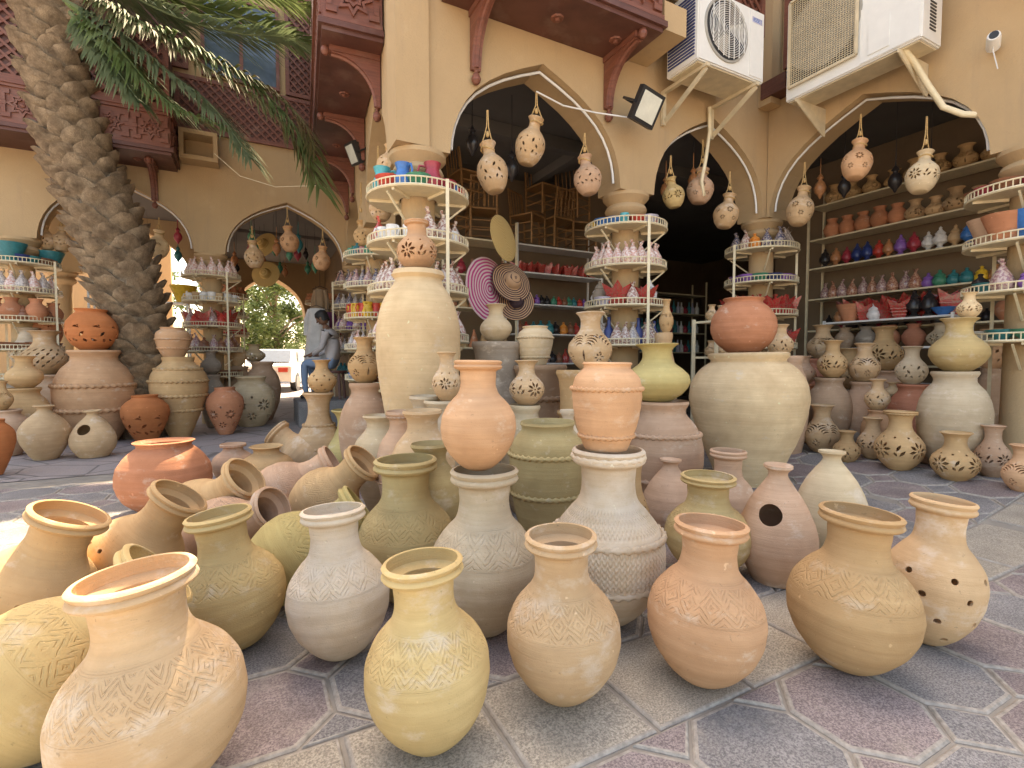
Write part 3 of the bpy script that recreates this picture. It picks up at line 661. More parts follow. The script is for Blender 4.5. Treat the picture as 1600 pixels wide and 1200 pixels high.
# --- heap of leaning and lying jars
plainE = pot_mesh('E', .172, .50, None, None, 64, .3); pierceE = pot_mesh('E', .172, .50, 'leaf', None, 64, .6)
ejar(48, 930, 'tan', 'brown tan wide mouthed jar leaning behind the yellow lying jar', me=pierceE, H=.50, R=.19, tilt=24, az=20, mode='belly', rz=1.2)
ejar(208, 872, 'tan', 'pierced tan jar leaning with its mouth turned to the side', me=pierceE, H=.52, R=.18, tilt=36, az=12, mode='belly', rz=.4)
ejar(312, 805, 'tan', 'tan jar lying with open mouth beside the squat terracotta globe', me=pierceE, H=.58, R=.185, tilt=52, az=-8, mode='belly', rz=2.0)
ejar(348, 832, 'pink', 'pinkish white jar lying behind the ochre engraved jar', 1, .54, .17, 64, -12, 'belly', 1.0)
ejar(462, 868, 'greenish', 'greenish engraved jar lying behind the whitish jar', 2, .54, .185, 56, 20, 'belly', 2.4)
ejar(440, 768, 'pink', 'pink engraved jar lying with its neck raised in the heap', 3, .60, .18, 60, 14, 'belly', .3)
ejar(508, 782, 'tan', 'tan engraved jar lying with a reddish inside to its mouth', 0, .58, .185, 46, -10, 'belly', 2.2)
ejar(478, 712, 'sand', 'sand engraved jar leaning away with its mouth to the palm side', 1, .56, .19, 52, 178, 'belly', 1.4)
pot('S', 366, 765, 693, 70, 'pink', 'wavy rimmed pinkish vase in the heap next to the terracotta globe', wav=1)
pot('S', 418, 775, 696, 88, 'tan', 'short tan vase with double rim among the lying jars', None)
gl = pot('G', 260, 797, 688, 158, 'terra', 'squat plain terracotta globe pot on the sunlit edge')
# --- the middle, standing pots and stacks
pot('E', 636, 935, 716, 160, 'olive', 'brownish ochre engraved jar behind the bright yellow jar', eng=4, seg=56, cat_='jar', name='engraved_jar')
a = pot('E', 757, 985, 732, 168, 'grey', 'greyish engraved jar carrying a peach jar', eng=5, cat_='jar', name='engraved_jar')
pot('E', 747, 0, 563, 120, 'peach', 'smooth peach jar with collar neck on top of the greyish jar', on=a, cat_='jar', name='clay_jar')
a = pot('E', 948, 968, 700, 184, 'white', 'white comb patterned jar with rope bands carrying a barrel pot', ropes=(.52,.28), combs=((.30,.50,6),(.56,.68,4)), wav=1, cat_='jar', name='clay_jar')
pot('R', 948, 0, 566, 110, 'peach', 'peach barrel pot with two rope bands on top of the white jar', on=a, ropes=(.70,.16), cat_='pot')
pot('R', 856, 0, 658, 122, 'olive', 'olive brown barrel urn with rope bands behind the stacked jars', D=2.75, ropes=(.74,.42), cat_='urn', name='clay_urn')
pot('E', 1104, 895, 742, 140, 'yellow', 'ochre jar with wide rim behind the peach sand jar', cat_='jar', name='clay_jar', eng=3)
pot('P', 1212, 905, 726, 128, 'pink', 'pinkish egg shaped flask with a round hole in its side', 'hole', rz=-2.75, cat_='flask', name='clay_flask')
pot('P', 1296, 850, 704, 118, 'pale', 'pale narrow necked flask behind the egg shaped flask', cat_='flask', name='clay_flask')
pot('P', 1046, 835, 717, 92, 'pink', 'small pink flask with disc rim beside the white jar', cat_='flask', name='clay_flask')
pot('P', 1062, 800, 691, 84, 'brown', 'brownish flask behind the small pink flask', cat_='flask', name='clay_flask')
pot('E', 1135, 842, 703, 92, 'pink', 'pinkish jar with grooved collar in front of the big cream jar', cat_='jar', name='clay_jar')
a = pot('B', 1165, 752, 551, 186, 'cream', 'very large smooth cream storage jar', cat_='jar', name='storage_jar', seg=96)
pot('G', 1160, 0, 466, 104, 'terra', 'terracotta globe pot sitting on the very large cream jar', on=a)
a = pot('U', 1036, 0, 626, 128, 'pink', 'grey pink urn with rope bands under a yellowish vase', D=3.2, ropes=(.72,.35), cat_='urn', name='clay_urn')
pot('N', 1026, 0, 537, 104, 'greenish', 'yellowish vase with flared mouth on the grey pink urn', on=a, cat_='vase', name='clay_vase')
pot('S', 672, 0, 692, 104, 'olive', 'olive jar with rolled rim just behind the brownish ochre jar', D=2.25, cat_='jar', name='clay_jar')
pot('N', 548, 745, 640, 88, 'greenish', 'greenish yellow vase standing behind the heap', cat_='vase', name='clay_vase')
a = pot('N', 497, 0, 613, 78, 'sand', 'sand jar with rope band carrying a dotted globe', D=4.3, ropes=(.36,.62), cat_='jar', name='clay_jar')
pot('N', 503, 0, 562, 46, 'tan', 'small tan vase pierced with round dots on a sand jar', 'dots', on=a, cat_='vase', name='pierced_vase')
a = pot('U', 573, 0, 598, 88, 'pink', 'round pink urn under a pierced palm vase', D=4.0, cat_='urn', name='clay_urn')
pot('N', 570, 0, 527, 54, 'tan', 'tan vase pierced with curved palm leaves on the round pink urn', 'palm', on=a, cat_='vase', name='pierced_vase', rz=.3)
a = pot('T', 655, 0, 424, 133, 'cream', 'very tall slender cream jar', D=3.45, cat_='jar', name='storage_jar', seg=96)
pot('E', 653, 0, 346, 62, 'peach', 'peach vase pierced with flowers on top of the very tall jar', 'flower', on=a, cat_='vase', name='pierced_vase', rz=.9)
a = pot('S', 690, 0, 625, 92, 'grey', 'small grey vase under a flower pierced vase', D=2.95, cat_='vase', name='clay_vase')
pot('N', 698, 0, 550, 46, 'sand', 'sand vase pierced with a large flower beside the peach jar', 'flower', on=a, cat_='vase', name='pierced_vase', rz=-1.9)
pot('S', 664, 0, 618, 84, 'grey', 'grey jar with flat rim behind the olive jar', D=3.05, cat_='jar', name='clay_jar')
pot('S', 626, 0, 642, 80, 'pink', 'pinkish jar with notched reddish rim near the tall cream jar', D=2.85, wav=1, ropes=(.45,), cat_='jar', name='clay_jar')
pot('S', 657, 0, 642, 104, 'sand', 'sand jar with flared mouth behind the brownish ochre jar', D=2.6, cat_='jar', name='clay_jar', dy=.05)
pot('S', 592, 0, 648, 88, 'pale', 'pale jar half hidden behind the greenish yellow vase', D=3.3, cat_='jar', name='clay_jar')
a = pot('K', 778, 0, 534, 128, 'ash', 'dark grey upturned urn under a cream vase', D=3.75, ropes=(.55,), cat_='urn', name='clay_urn')
pot('N', 775, 0, 476, 50, 'pale', 'cream vase with collar neck on the dark grey urn', on=a, cat_='vase', name='clay_vase')
a = pot('K', 843, 0, 570, 138, 'brown', 'brown bell shaped urn under a rope banded barrel pot', D=3.7, ropes=(.45,.75), cat_='urn', name='clay_urn')
pot('R', 836, 0, 510, 56, 'pale', 'small pale barrel pot with rope bands on the brown urn', on=a, ropes=(.70,.2))
a = pot('U', 820, 0, 632, 74, 'pale', 'pale pot under the flower pierced vase by the olive urn', D=3.3)
pot('N', 823, 0, 563, 56, 'sand', 'sand vase pierced with flowers between the barrel pots', 'flower', on=a, cat_='vase', name='pierced_vase', rz=.1)
a = pot('K', 905, 0, 578, 116, 'tan', 'tan bell shaped urn with rope bands under a palm pierced vase', D=3.3, ropes=(.4,.7), cat_='urn', name='clay_urn')
pot('N', 922, 0, 488, 68, 'sand', 'sand vase with tall neck pierced with curved palm leaves', 'palm', on=a, cat_='vase', name='pierced_vase', rz=.9)
pot('P', 888, 0, 640, 70, 'white', 'whitish flask partly hidden behind the barrel pot', D=3.0, cat_='flask', name='clay_flask')
pot('N', 990, 0, 712, 62, 'tan', 'tan pierced jar peeping out behind the white jar', 'palm', D=2.45, cat_='jar', name='pierced_jar')
# --- right-hand group
for x, yb, yt, w, c, pt, rz, wav, lb in (
  (1283,706,632,60,'sand','palm',.4,0,'wide necked sand vase pierced with palm leaves next to the very large cream jar'),
  (1322,722,673,46,'tan','leaf',1.0,0,'smallest tan vase pierced with leaves in the row on the paving'),
  (1362,716,652,52,'sand','flower',2.0,0,'sand vase with flat rim pierced with flowers behind the smallest vase'),
  (1404,733,642,84,'tan','flower',-1.1,1,'large tan vase with notched rim pierced with holes and a flower'),
  (1452,724,658,56,'pink','leaf',.2,0,'pinkish vase with pierced leaves between two flower vases'),
  (1491,750,675,84,'tan','flower',-1.05,0,'round tan vase pierced with one big flower'),
  (1506,716,655,48,'sand',None,.4,0,'plain sand vase behind the round flower vase'),
  (1549,744,664,64,'pink','flower',.2,0,'pinkish vase with wide rim pierced with flowers and dots'),
  (1596,768,695,72,'peach','palm',.0,0,'peach vase pierced with curved leaves at the end of the row'),
  (1580,700,646,56,'sand','leaf',.5,0,'sand pierced vase behind the pinkish wide rimmed vase'),
  (1334,700,641,46,'ash',None,.5,0,'ash grey squat pot behind the smallest vase'),
  (1402,704,628,60,'sand',None,.5,0,'plain sand vase behind the notched rim vase')):
    pot('N', x, yb, yt, w, c, lb, pt, rz=rz-math.pi/2+.9, wav=wav, cat_='vase', name='pierced_vase' if pt else 'clay_vase')
def stack(*items):
    a = None
    for it in items:
        kw = dict(it[6]) if len(it) > 6 else {}
        k, x, yt, w, c, lb = it[:6]
        if a is not None: kw['on'] = a
        a = pot(k, x, 0, yt, w, c, lb, **kw)
    return a
PVZ = dict(cat_='vase', name='pierced_vase'); URN = dict(cat_='urn', name='clay_urn')
stack(('U',1325,608,82,'grey','grey globe urn with pink collar under a flower pierced vase',dict(D=5.65,z0=.301,**URN)), ('N',1326,544,60,'tan','tan vase pierced with a dark flower on the grey globe urn',dict(pt='flower',rz=-1.6,**PVZ)))
stack(('U',1387,579,86,'pink','smooth pink urn under a flower pierced vase',dict(D=5.5,z0=.301,**URN)), ('N',1380,511,64,'tan','yellow tan vase pierced with a flower on the smooth pink urn',dict(pt='flower',rz=-1.3,**PVZ)))
stack(('U',1272,560,70,'red','reddish urn with rope band behind the very large cream jar',dict(D=5.95,z0=.301,ropes=(.72,),**URN)), ('N',1284,508,52,'sand','sand vase pierced with palm leaves on the reddish urn',dict(pt='palm',rz=.4,**PVZ)))
stack(('U',1492,580,124,'grey','big grey tan urn under a yellow globe jar',dict(D=4.05,z0=.13,**URN)), ('N',1496,497,98,'yellow','yellow globe jar with flared neck on the big grey tan urn',dict(cat_='jar',name='clay_jar')), ('N',1510,457,42,'cream','cream flower pierced vase at the top of the tallest stack',dict(pt='flower',rz=-1.8,**PVZ)))
stack(('U',1551,576,62,'pink','pink urn half hidden behind the big grey tan urn',dict(D=5.2,z0=.301,**URN)), ('N',1548,514,62,'peach','peach pierced vase on the half hidden pink urn',dict(pt='leaf',**PVZ)))
stack(('U',1236,556,60,'pink','small pink urn beside the shoulder of the cream jar',dict(D=4.9,**URN)), ('N',1218,507,42,'sand','sand leaf pierced vase close to the terracotta globe',dict(pt='leaf',**PVZ)))
stack(('U',1394,622,74,'sand','sand pot under a small crimped vase',dict(D=5.0)), ('N',1398,597,38,'cream','small cream vase with crimped mouth',dict(wav=1,cat_='vase',name='clay_vase')))
stack(('U',1428,600,88,'red','dull red urn between two stacks near the end column',dict(D=4.75,z0=.13,**URN)), ('N',1424,541,54,'grey','grey leaf pierced vase on the dull red urn',dict(pt='leaf',**PVZ)))
stack(('U',1352,596,78,'pink','pink urn in the mouth of the shelf side arch',dict(D=5.0,z0=.13,**URN)), ('N',1350,536,54,'sand','sand palm pierced vase in the mouth of the shelf side arch',dict(pt='palm',rz=.2,**PVZ)))
stack(('U',1296,590,76,'brown','brown urn close to the inner corner stand',dict(D=5.05,z0=.13,**URN)), ('N',1300,532,50,'tan','tan flower pierced vase close to the inner corner stand',dict(pt='flower',rz=-1.4,**PVZ)))
stack(('U',1376,640,60,'peach','peach urn low between the flower vases and the stacks',dict(D=4.62,z0=.13,**URN)), ('N',1372,592,42,'sand','sand leaf pierced vase on the low peach urn',dict(pt='leaf',**PVZ)))
stack(('U',1262,600,66,'terra','terracotta urn tucked behind the very large cream jar',dict(D=5.4,z0=.13,**URN)), ('N',1256,556,40,'pink','pinkish leaf pierced vase tucked behind the very large cream jar',dict(pt='leaf',**PVZ)))
# --- left-hand group by the palm
a = pot('U', 152, 690, 547, 134, 'peach', 'big peach urn with zigzag and rope bands under an orange globe', ropes=(.62,.36), cat_='urn', name='clay_urn', seg=80)
pot('G', 146, 0, 483, 86, 'orange', 'bright orange globe pierced with curved leaf cuts on the big urn', 'vine', on=a, rz=.85, name='pierced_pot')
a = pot('A', 282, 682, 558, 94, 'tan', 'tan jar with spiral rope bands under a smaller rope banded pot', ropes=(.85,.70,.52,.34), cat_='jar', name='clay_jar')
pot('R', 272, 0, 512, 56, 'peach', 'peach barrel pot with two rope bands near the palm trunk', on=a, ropes=(.6,.3))
stack(('U',36,606,92,'tan','tan urn under a yellow tan vase left of the big peach urn',dict(D=5.7,**URN)), ('N',38,556,64,'tan','yellow tan vase with flared neck on the tan urn',dict(cat_='vase',name='clay_vase')))
stack(('U',8,640,80,'pink','pinkish urn behind the orange jar',dict(D=5.3,**URN)), ('N',0,595,40,'tan','small tan pierced vase behind the orange jar',dict(pt='palm',**PVZ)))
stack(('U',82,585,110,'brown','brown urn behind the yellow tan vase',dict(D=6.5,**URN)), ('N',72,517,84,'sand','sand vase pierced with slanting rows of cuts',dict(pt='rows',**PVZ)))
stack(('U',40,572,70,'ash','ash urn far behind the tan urn',dict(D=7.0,**URN)), ('N',44,512,62,'white','whitish vase pierced with rows of cuts',dict(pt='rows',**PVZ)))
stack(('U',72,545,80,'ash','dark urn under a red brown pierced globe',dict(D=7.3,**URN)), ('G',68,488,68,'terra','red brown globe pierced with small flowers',dict(pt='flower_small',name='pierced_pot')))
stack(('U',196,600,70,'pink','pink urn between the big peach urn and the palm',dict(D=6.8,**URN)), ('N',193,540,62,'tan','tan vase pierced with rows of cuts behind the big peach urn',dict(pt='rows',**PVZ)))
pot('F', 72, 717, 633, 86, 'sand', 'round sand flask with a small neck on the paving', cat_='flask', name='clay_flask')
pot('P', 147, 713, 641, 78, 'sand', 'squat sand flask with a round hole in its shoulder', 'hole', rz=-1.95, cat_='flask', name='clay_flask')
pot('A', 229, 692, 617, 80, 'orange', 'orange jar pierced with curved leaf cuts standing on the paving', 'vine', rz=.3, cat_='jar', name='pierced_jar')
pot('A', 353, 678, 605, 62, 'terra', 'terracotta jar pierced with small flowers near the passage', 'flower_small', rz=.3, cat_='jar', name='pierced_jar')
pot('A', -8, 742, 655, 76, 'orange', 'plain orange jar cut by the picture edge', cat_='jar', name='clay_jar')
pot('U', 394, 665, 588, 76, 'pale', 'pale globe pierced with flowers behind the terracotta jar', 'flower_small', name='pierced_pot', rz=.5)
stack(('U',410,565,58,'pink','round pink urn at the mouth of the passage',dict(D=8.6,**URN)), ('N',398,538,36,'pale','pale leaf pierced vase at the mouth of the passage',dict(pt='leaf',**PVZ)))
stack(('U',372,572,50,'brown','brown urn beside the round pink urn',dict(D=8.4,**URN)), ('F',372,536,28,'sand','small sand flask at the mouth of the passage',dict(cat_='flask',name='clay_flask')))
stack(('U',332,585,40,'ash','ash urn behind the rope banded jar',dict(D=7.6,**URN)), ('N',330,548,34,'ash','dark grey vase behind the rope banded jar',dict(cat_='vase',name='clay_vase')))
# ------------------------------------------------------------ round tray stands on the columns
def ring(b, r, z, t, n=48): b.tube([(r*math.cos(2*math.pi*k/n), r*math.sin(2*math.pi*k/n), z) for k in range(n)], t, 5, True)
tb = MB().lathe([(.155,0),(.41,0),(.41,.014),(.155,.014),(.155,0)], 48)
for k in range(6):
    a = k*math.pi/3; tb.bar((.16*math.cos(a),.16*math.sin(a),-.012),(.40*math.cos(a),.40*math.sin(a),-.012),.02,.022)
TRAY = tb.mesh('tray', 40)
rb_ = MB(); ring(rb_, .416, .008, .011); ring(rb_, .416, .07, .0065)
for k in range(64):
    a = 2*math.pi*k/64; rb_.bar((.416*math.cos(a),.416*math.sin(a),.012),(.416*math.cos(a),.416*math.sin(a),.068),.006)
RAIL = rb_.mesh('railing', 40)
TZ = (2.34,1.945,1.55,1.155,.76)
def tray_stand(uv, rot, label, tiers=TZ):
    p = W(*uv); face = math.atan2(-p.y, -p.x); s = empty('round_tray_stand', p, face); tag(s, label, 'display stand', 'round tray stands fixed round the columns')
    for z in tiers:
        t = link('tray', TRAY, ENAMEL, s); t.location = (0,0,z); t.rotation_euler = (0,0,rot)
        link('railing', RAIL, ENAMEL, t)
    for k, a in enumerate((rot, rot+2.7)):
        MB().bar((.428*math.cos(a),.428*math.sin(a),.002),(.428*math.cos(a),.428*math.sin(a),max(tiers)+.075),.026).build('post', ENAMEL, s)
    for z in tiers:
        for a in (rot+1.0, rot-1.2):
            MB().bar((.15*math.cos(a),.15*math.sin(a),z-.22),(.39*math.cos(a),.39*math.sin(a),z-.022),.014).build('brace', ENAMEL, s)
    return s, p, face
# small goods
def hnd(b, r, z0, z1, out, t): b.tube([(r*.95,0,z1),(r+out*.7,0,z1+.004),(r+out,0,(z0+z1)/2+.01),(r+out*.6,0,z0+.006),(r*.95,0,z0)], t, 5)
def gmesh(k):
    b = MB()
    if k == 'mug': b.lathe([(0,0),(.036,0),(.04,.01),(.042,.095),(.038,.095),(.035,.012),(0,.012)], 16); hnd(b, .041, .022, .075, .03, .006)
    elif k == 'jug': b.lathe([(0,0),(.045,0),(.062,.03),(.064,.06),(.048,.10),(.042,.125),(.056,.165),(.051,.165),(.038,.125),(.042,.10),(0,.02)], 18); hnd(b, .05, .05, .145, .045, .008)
    elif k == 'bowl': b.lathe([(0,0),(.035,0),(.038,.012),(.065,.035),(.085,.07),(.08,.07),(.06,.04),(0,.02)], 18)
    elif k == 'wrap':
        b.lathe([(0,0),(.045,0),(.06,.03),(.061,.065),(.048,.10),(.026,.14),(.011,.165),(.016,.18),(0,.182)], 9)
        for i in range(3): b.add([(0,0,.15),(.028*math.cos(i*2.1),.028*math.sin(i*2.1),.205),(.028*math.cos(i*2.1+.9),.028*math.sin(i*2.1+.9),.20)], [(0,1,2)])
    elif k == 'lidjar': b.lathe([(0,0),(.035,0),(.058,.03),(.06,.06),(.045,.085),(.05,.09),(.045,.105),(.018,.125),(.012,.135),(.018,.15),(0,.16)], 16)
    elif k == 'lantern': b.lathe([(0,0),(.04,0),(.042,.012),(.02,.03),(.026,.045),(.06,.07),(.064,.11),(.04,.15),(.046,.16),(.02,.19),(.012,.205),(.016,.215),(0,.235)], 14)
    elif k == 'bottle': b.lathe([(0,0),(.035,0),(.04,.02),(.04,.12),(.016,.16),(.013,.22),(.018,.23),(0,.23)], 12)
    elif k == 'gift':
        for i in range(4):
            a0, a1 = math.pi/4+i*math.pi/2, math.pi/4+(i+1)*math.pi/2; q = lambda a, r, z: (r*math.cos(a), r*math.sin(a), z)
            b.add([q(a0,.06,0),q(a1,.06,0),q(a1,.095,.11),q(a0,.095,.11)], [(0,1,2,3)])
            b.add([q(a0,.094,.10),q(a1,.094,.10),q(a1,.13,.19),q((a0+a1)/2,.06,.135),q(a0,.13,.19)], [(0,1,2,3,4)])
            for z in (.03,.06,.09): b.bar(q(a0,.064+.035*z/.11,z), q(a1,.064+.035*z/.11,z), .008)
        b.add([(-.04,-.04,.001),(.04,-.04,.001),(.04,.04,.001),(-.04,.04,.001)], [(0,1,2,3)])
    elif k == 'planter': b.lathe([(0,0),(.06,0),(.075,.04),(.12,.16),(.125,.175),(.112,.175),(.07,.05),(0,.03)], 20)
    elif k == 'pot': b.lathe([(0,0),(.05,0),(.085,.06),(.09,.10),(.07,.145),(.045,.17),(.045,.19),(.06,.215),(.05,.215),(.036,.18),(0,.1)], 18)
    elif k == 'cone': b.lathe([(0,0),(.07,0),(.075,.02),(.06,.05),(.04,.12),(.018,.19),(.012,.2),(.018,.215),(0,.225)], 16)
    return b.mesh(k, 45)
GM = {}
NAMES = dict(mug=('mug','mug'), jug=('jug','jug'), bowl=('bowl','bowl'), wrap=('wrapped_incense_burner','film wrapped burner'), lidjar=('lidded_jar','lidded jar'), lantern=('table_lantern','small lantern'),
  bottle=('bottle','bottle'), gift=('gift_basket','gift basket'), planter=('planter','flared planter'), pot=('small_pot','small pot'), cone=('cone_lid_dish','clay dish with cone lid'))
def good(k, c, loc, where, s=1.0, rz=None):
    if k not in GM: GM[k] = gmesh(k)
    me = GM[k]; mat = WRAP.get(c) if k in ('wrap','gift') else COLM.get(c) or CL.get(c)
    if mat is None: mat = COLM.get(c) or CL.get(c) or WRAP[c]
    o = link(NAMES[k][0], me, mat); o.location = loc; o.rotation_euler = (0,0,random.uniform(0,6.28) if rz is None else rz); s *= random.uniform(.94,1.06); o.scale = (s,s,s)
    cn = {'darkred':'dark red','pinkred':'pinkish red','terra':'terracotta','ash':'ash grey','sand':'sand coloured','tan':'tan'}.get(c, c)
    tag(o, f'{cn} {NAMES[k][1]} {where}', NAMES[k][0].split('_')[-1], f'{cn} {NAMES[k][1]}s {where}')
    return o
ORD = ('top','second','third','fourth','lowest')
def fill(stand, tiers, where, span=1.75, n=9, s=1.0, rad=.30):
    st, p, face = stand
    for ti, items in enumerate(tiers):
        if not items: continue
        m = len(items) if len(items) > 5 else n
        for k in range(m):
            kind, c = items[k % len(items)]
            a = face - span + 2*span*(k+.5)/m + random.uniform(-.04,.04); r = rad + random.uniform(-.02,.03)
            good(kind, c, (p.x+r*math.cos(a), p.y+r*math.sin(a), TZ[ti]+.0145), f'on the {ORD[ti]} tray {where}', s)
S1 = tray_stand(C1, .55, 'round cream tray stand on the corner column behind the very tall jar')
fill(S1, [[('bowl','green'),('jug','turquoise'),('bowl','red'),('jug','blue'),('bowl','green'),('jug','darkred'),('bowl','darkred'),('mug','blue'),('bowl','red')],
  [('wrap','red'),('mug','white'),('mug','white'),('mug','white'),('wrap','white'),('wrap','white'),('mug','white'),('wrap','white')], [('wrap','white')], [('wrap','pink'),('lidjar','brown')], [('bowl','brown')]], 'of the corner column stand', s=1.2, n=12)
S2 = tray_stand(C2, .55, 'round cream tray stand on the column between the two front arches')
fill(S2, [[('mug','red'),('bowl','yellow'),('bowl','blue'),('bowl','blue'),('mug','turquoise'),('bowl','red'),('bowl','lilac'),('mug','pinkred'),('mug','black')],
  [('wrap','pink')], [('lantern','white'),('lantern','ash'),('bowl','lilac'),('gift','red'),('wrap','white'),('gift','red'),('lantern','white'),('bowl','brown')], [('bottle','navy'),('wrap','white'),('wrap','white'),('wrap','grey')], [('bowl','brown')]], 'of the middle column stand', n=13, s=1.15)
S3 = tray_stand(C3, -.75, 'round cream tray stand on the column in the inner corner')
fill(S3, [[('wrap','grey'),('wrap','dark'),('wrap','white'),('lidjar','orange'),('wrap','dark'),('wrap','dark'),('wrap','grey'),('wrap','grey')], [('mug','sand'),('bowl','purple'),('bowl','purple'),('bowl','green'),('bowl','navy'),('bowl','purple'),('bowl','purple')],
  [('gift','red'),('wrap','red')], [('lidjar','copper'),('gift','red')], [('pot','terra')]], 'of the inner corner stand', s=1.2, n=11)
S4 = tray_stand(C4, 1.0, 'round cream tray stand on the end column by the shelf of pots', TZ[:4])
fill(S4, [[('bowl','brown'),('bowl','darkred'),('bowl','brown'),('lidjar','darkred')], [('mug','pinkred'),('planter','pink'),('planter','terra'),('planter','blue'),('mug','blue')], [('lidjar','black'),('bowl','teal'),('wrap','violet'),('lidjar','purple'),('planter','navy')], [('bowl','green'),('bowl','white'),('bowl','teal')], []], 'of the end column stand', n=7, s=1.2)
S5 = tray_stand(CC, .9, 'round cream tray stand on the side column, half behind the tall jar')
fill(S5, [[('lidjar','green'),('mug','green'),('lidjar','teal'),('mug','pinkred')], [('wrap','violet'),('wrap','dark')], [('jug','yellow'),('jug','red')], [('wrap','pink'),('wrap','grey')], [('lidjar','blue')]], 'of the side column stand', s=1.15, n=11)
S6 = tray_stand(CD0, 2.4, 'round cream tray stand beside the seated man')
fill(S6, [[('wrap','violet'),('wrap','dark')], [('wrap','grey'),('wrap','dark')], [('wrap','pink'),('lidjar','purple')], [('wrap','grey'),('wrap','pink')], [('lidjar','teal')]], 'of the stand beside the seated man', s=1.3)
S7 = tray_stand(CD1, .5, 'round cream tray stand between palm trunk and passage')
fill(S7, [[('wrap','pink')], [('mug','white'),('mug','white'),('mug','sand')], [('gift','red'),('wrap','violet'),('lidjar','red')], [('wrap','violet'),('lidjar','brown')], [('bowl','brown')]], 'of the stand between palm and passage', s=1.35)
S8 = tray_stand(CD2, .9, 'round cream tray stand left of the palm trunk')
fill(S8, [[('bowl','teal'),('bowl','brown'),('bowl','copper'),('planter','teal'),('bowl','navy')], [('wrap','grey'),('wrap','pink')], [('lidjar','brown'),('pot','terra')], [('bowl','brown')], []], 'of the stand left of the palm', s=1.35)
# ------------------------------------------------------------ hanging pierced pots
def D_v(px, v): return v/(cu - su*(px-800)/F_PX)
def D_u(px, u): return u/(cu*(px-800)/F_PX + su)
HM = [pot_mesh('H', .125, .38, q, None, 48, i*.31) for i, q in enumerate(('flower_small','leaf','vine','flower'))]
def hang(x, yrope, yrim, ybot, w, D, c, k, label, tilt=8, az=0):
    top = at_d(x, yrope, D); rim = at_d(x, yrim, D); bot = at_d(x, ybot, D); H = rim.z-bot.z; tx = (x-800)/F_PX; Rr = w/2*D/math.sqrt(1+tx*tx)/F_PX
    root = empty('hanging_pot_lantern', bot); tag(root, label, 'lantern')
    o = link('pot', HM[k][0], CL[c], root); o.scale = (Rr/.125, Rr/.125, H/.38); t = R_(tilt); a = R_(az)
    M = Matrix.Translation((0,0,H)) @ Matrix.Rotation(t, 4, Vector((-math.sin(a), math.cos(a), 0))) @ Matrix.Translation((0,0,-H)); e = (M @ Matrix.Rotation(random.uniform(0,6.28), 4, 'Z'))
    o.rotation_euler = e.to_euler(); o.location = e.translation
    b = MB(); h = top.z-bot.z
    for s in (-1, 1): b.tube([(s*.004,0,h),(s*.008,0,(h+H)/2),(s*.03,.01*s,H+.05),(s*Rr*.42,0,H-.02),(s*Rr*.36,0,H-.07)], .005, 5)
    b.tube([(Rr*.43*math.cos(q),Rr*.43*math.sin(q),H*.87+.01*math.sin(2*q)) for q in np.linspace(0,6.28,16)[:-1]], .007, 5, True)
    b.lathe([(0,-.03),(.014,-.02),(.017,0),(.012,.02),(0,.03)], 8, (0,0,(H+h)/2*.55+H*.45)); b.build('rope', ROPE, root, 60)
vA = 4.02
for x, a, r, b_, w, c, k, lb, tl, az in (
  (762,172,224,303,48,'sand',1,'cream leaf cut pot hanging at the low side of the big arch by the corner',10,160), (838,146,184,257,46,'sand',1,'cream leaf cut pot hanging from the peak of the arch under the bay',14,-20), (913,208,244,305,42,'pink',2,'pinkish pot hanging near the right foot of the arch under the bay',8,160),
  (1047,243,278,325,34,'yellow',3,'yellow pot hanging in the arch below the small air conditioner',10,180), (1097,218,264,318,42,'pink',0,'pink flower cut pot hanging at the peak below the small air conditioner',6,0), (1139,268,304,357,41,'sand',0,'sand flower cut pot hanging beside the inner corner column',10,10)):
    hang(x, a, r, b_, w, D_v(x, vA), c, k, lb, tl, az)
for x, a, r, b_, w, c, k, lb, tl, az in ((1255,253,293,354,44,'sand',0,'sand flower cut pot hanging low in the arch below the big air conditioner',12,20), (1342,178,220,283,50,'peach',0,'peach flower cut pot hanging at the peak below the big air conditioner',12,30), (1444,182,237,303,54,'pale',3,'pale pot with long leaf cuts hanging on the shelf side arch',10,20)):
    hang(x, a, r, b_, w, D_u(x, 5.56), c, k, lb, tl, az)
for x, a, r, b_, w, D, c, k, lb in ((612,192,228,285,40,4.75,'sand',2,'sand vine cut pot hanging in the narrow side arch'), (592,228,300,345,36,5.3,'sand',1,'sand pot hanging behind the corner tray stand'), (565,285,345,385,30,6.6,'tan',1,'tan pot hanging beside the side column'),
  (250,340,360,403,36,7.75,'cream',0,'cream round pot hanging in the arch behind the palm'), (395,353,376,418,32,8.3,'sand',1,'sand pot hanging at the left of the passage arch'), (450,323,354,393,30,8.55,'peach',0,'peach pot hanging from the peak of the passage arch'), (505,358,385,422,28,8.8,'peach',0,'peach pot hanging at the right of the passage arch'),
  (70,338,352,390,34,7.3,'sand',1,'sand pot hanging left in the arch behind the palm'), (98,336,356,394,34,7.45,'sand',2,'sand vine cut pot hanging close to the palm trunk')):
    hang(x, a, r, b_, w, D, c, k, lb, 6, random.uniform(0,360))
lant = MB().lathe([(0,0),(.012,.01),(.03,.05),(.075,.11),(.085,.17),(.06,.24),(.03,.27),(.03,.29),(.05,.31),(.02,.36),(.008,.37),(.005,.6),(0,.6)], 14).mesh('hanging_lamp', 40)
def lamps(lst, where):
    for u, v, z, c, s in lst:
        o = link('hanging_lamp', lant, COLM[c]); o.location = W(u, v, z); o.scale = (s,s,s); tag(o, f'{c} metal lamp hanging {where}', 'lamp', f'{c} lamps hanging {where}')
        MB().tube([(0,0,.6),(0,0,(3.875-z)/s)], .004, 4).build('cord', DARK, o)
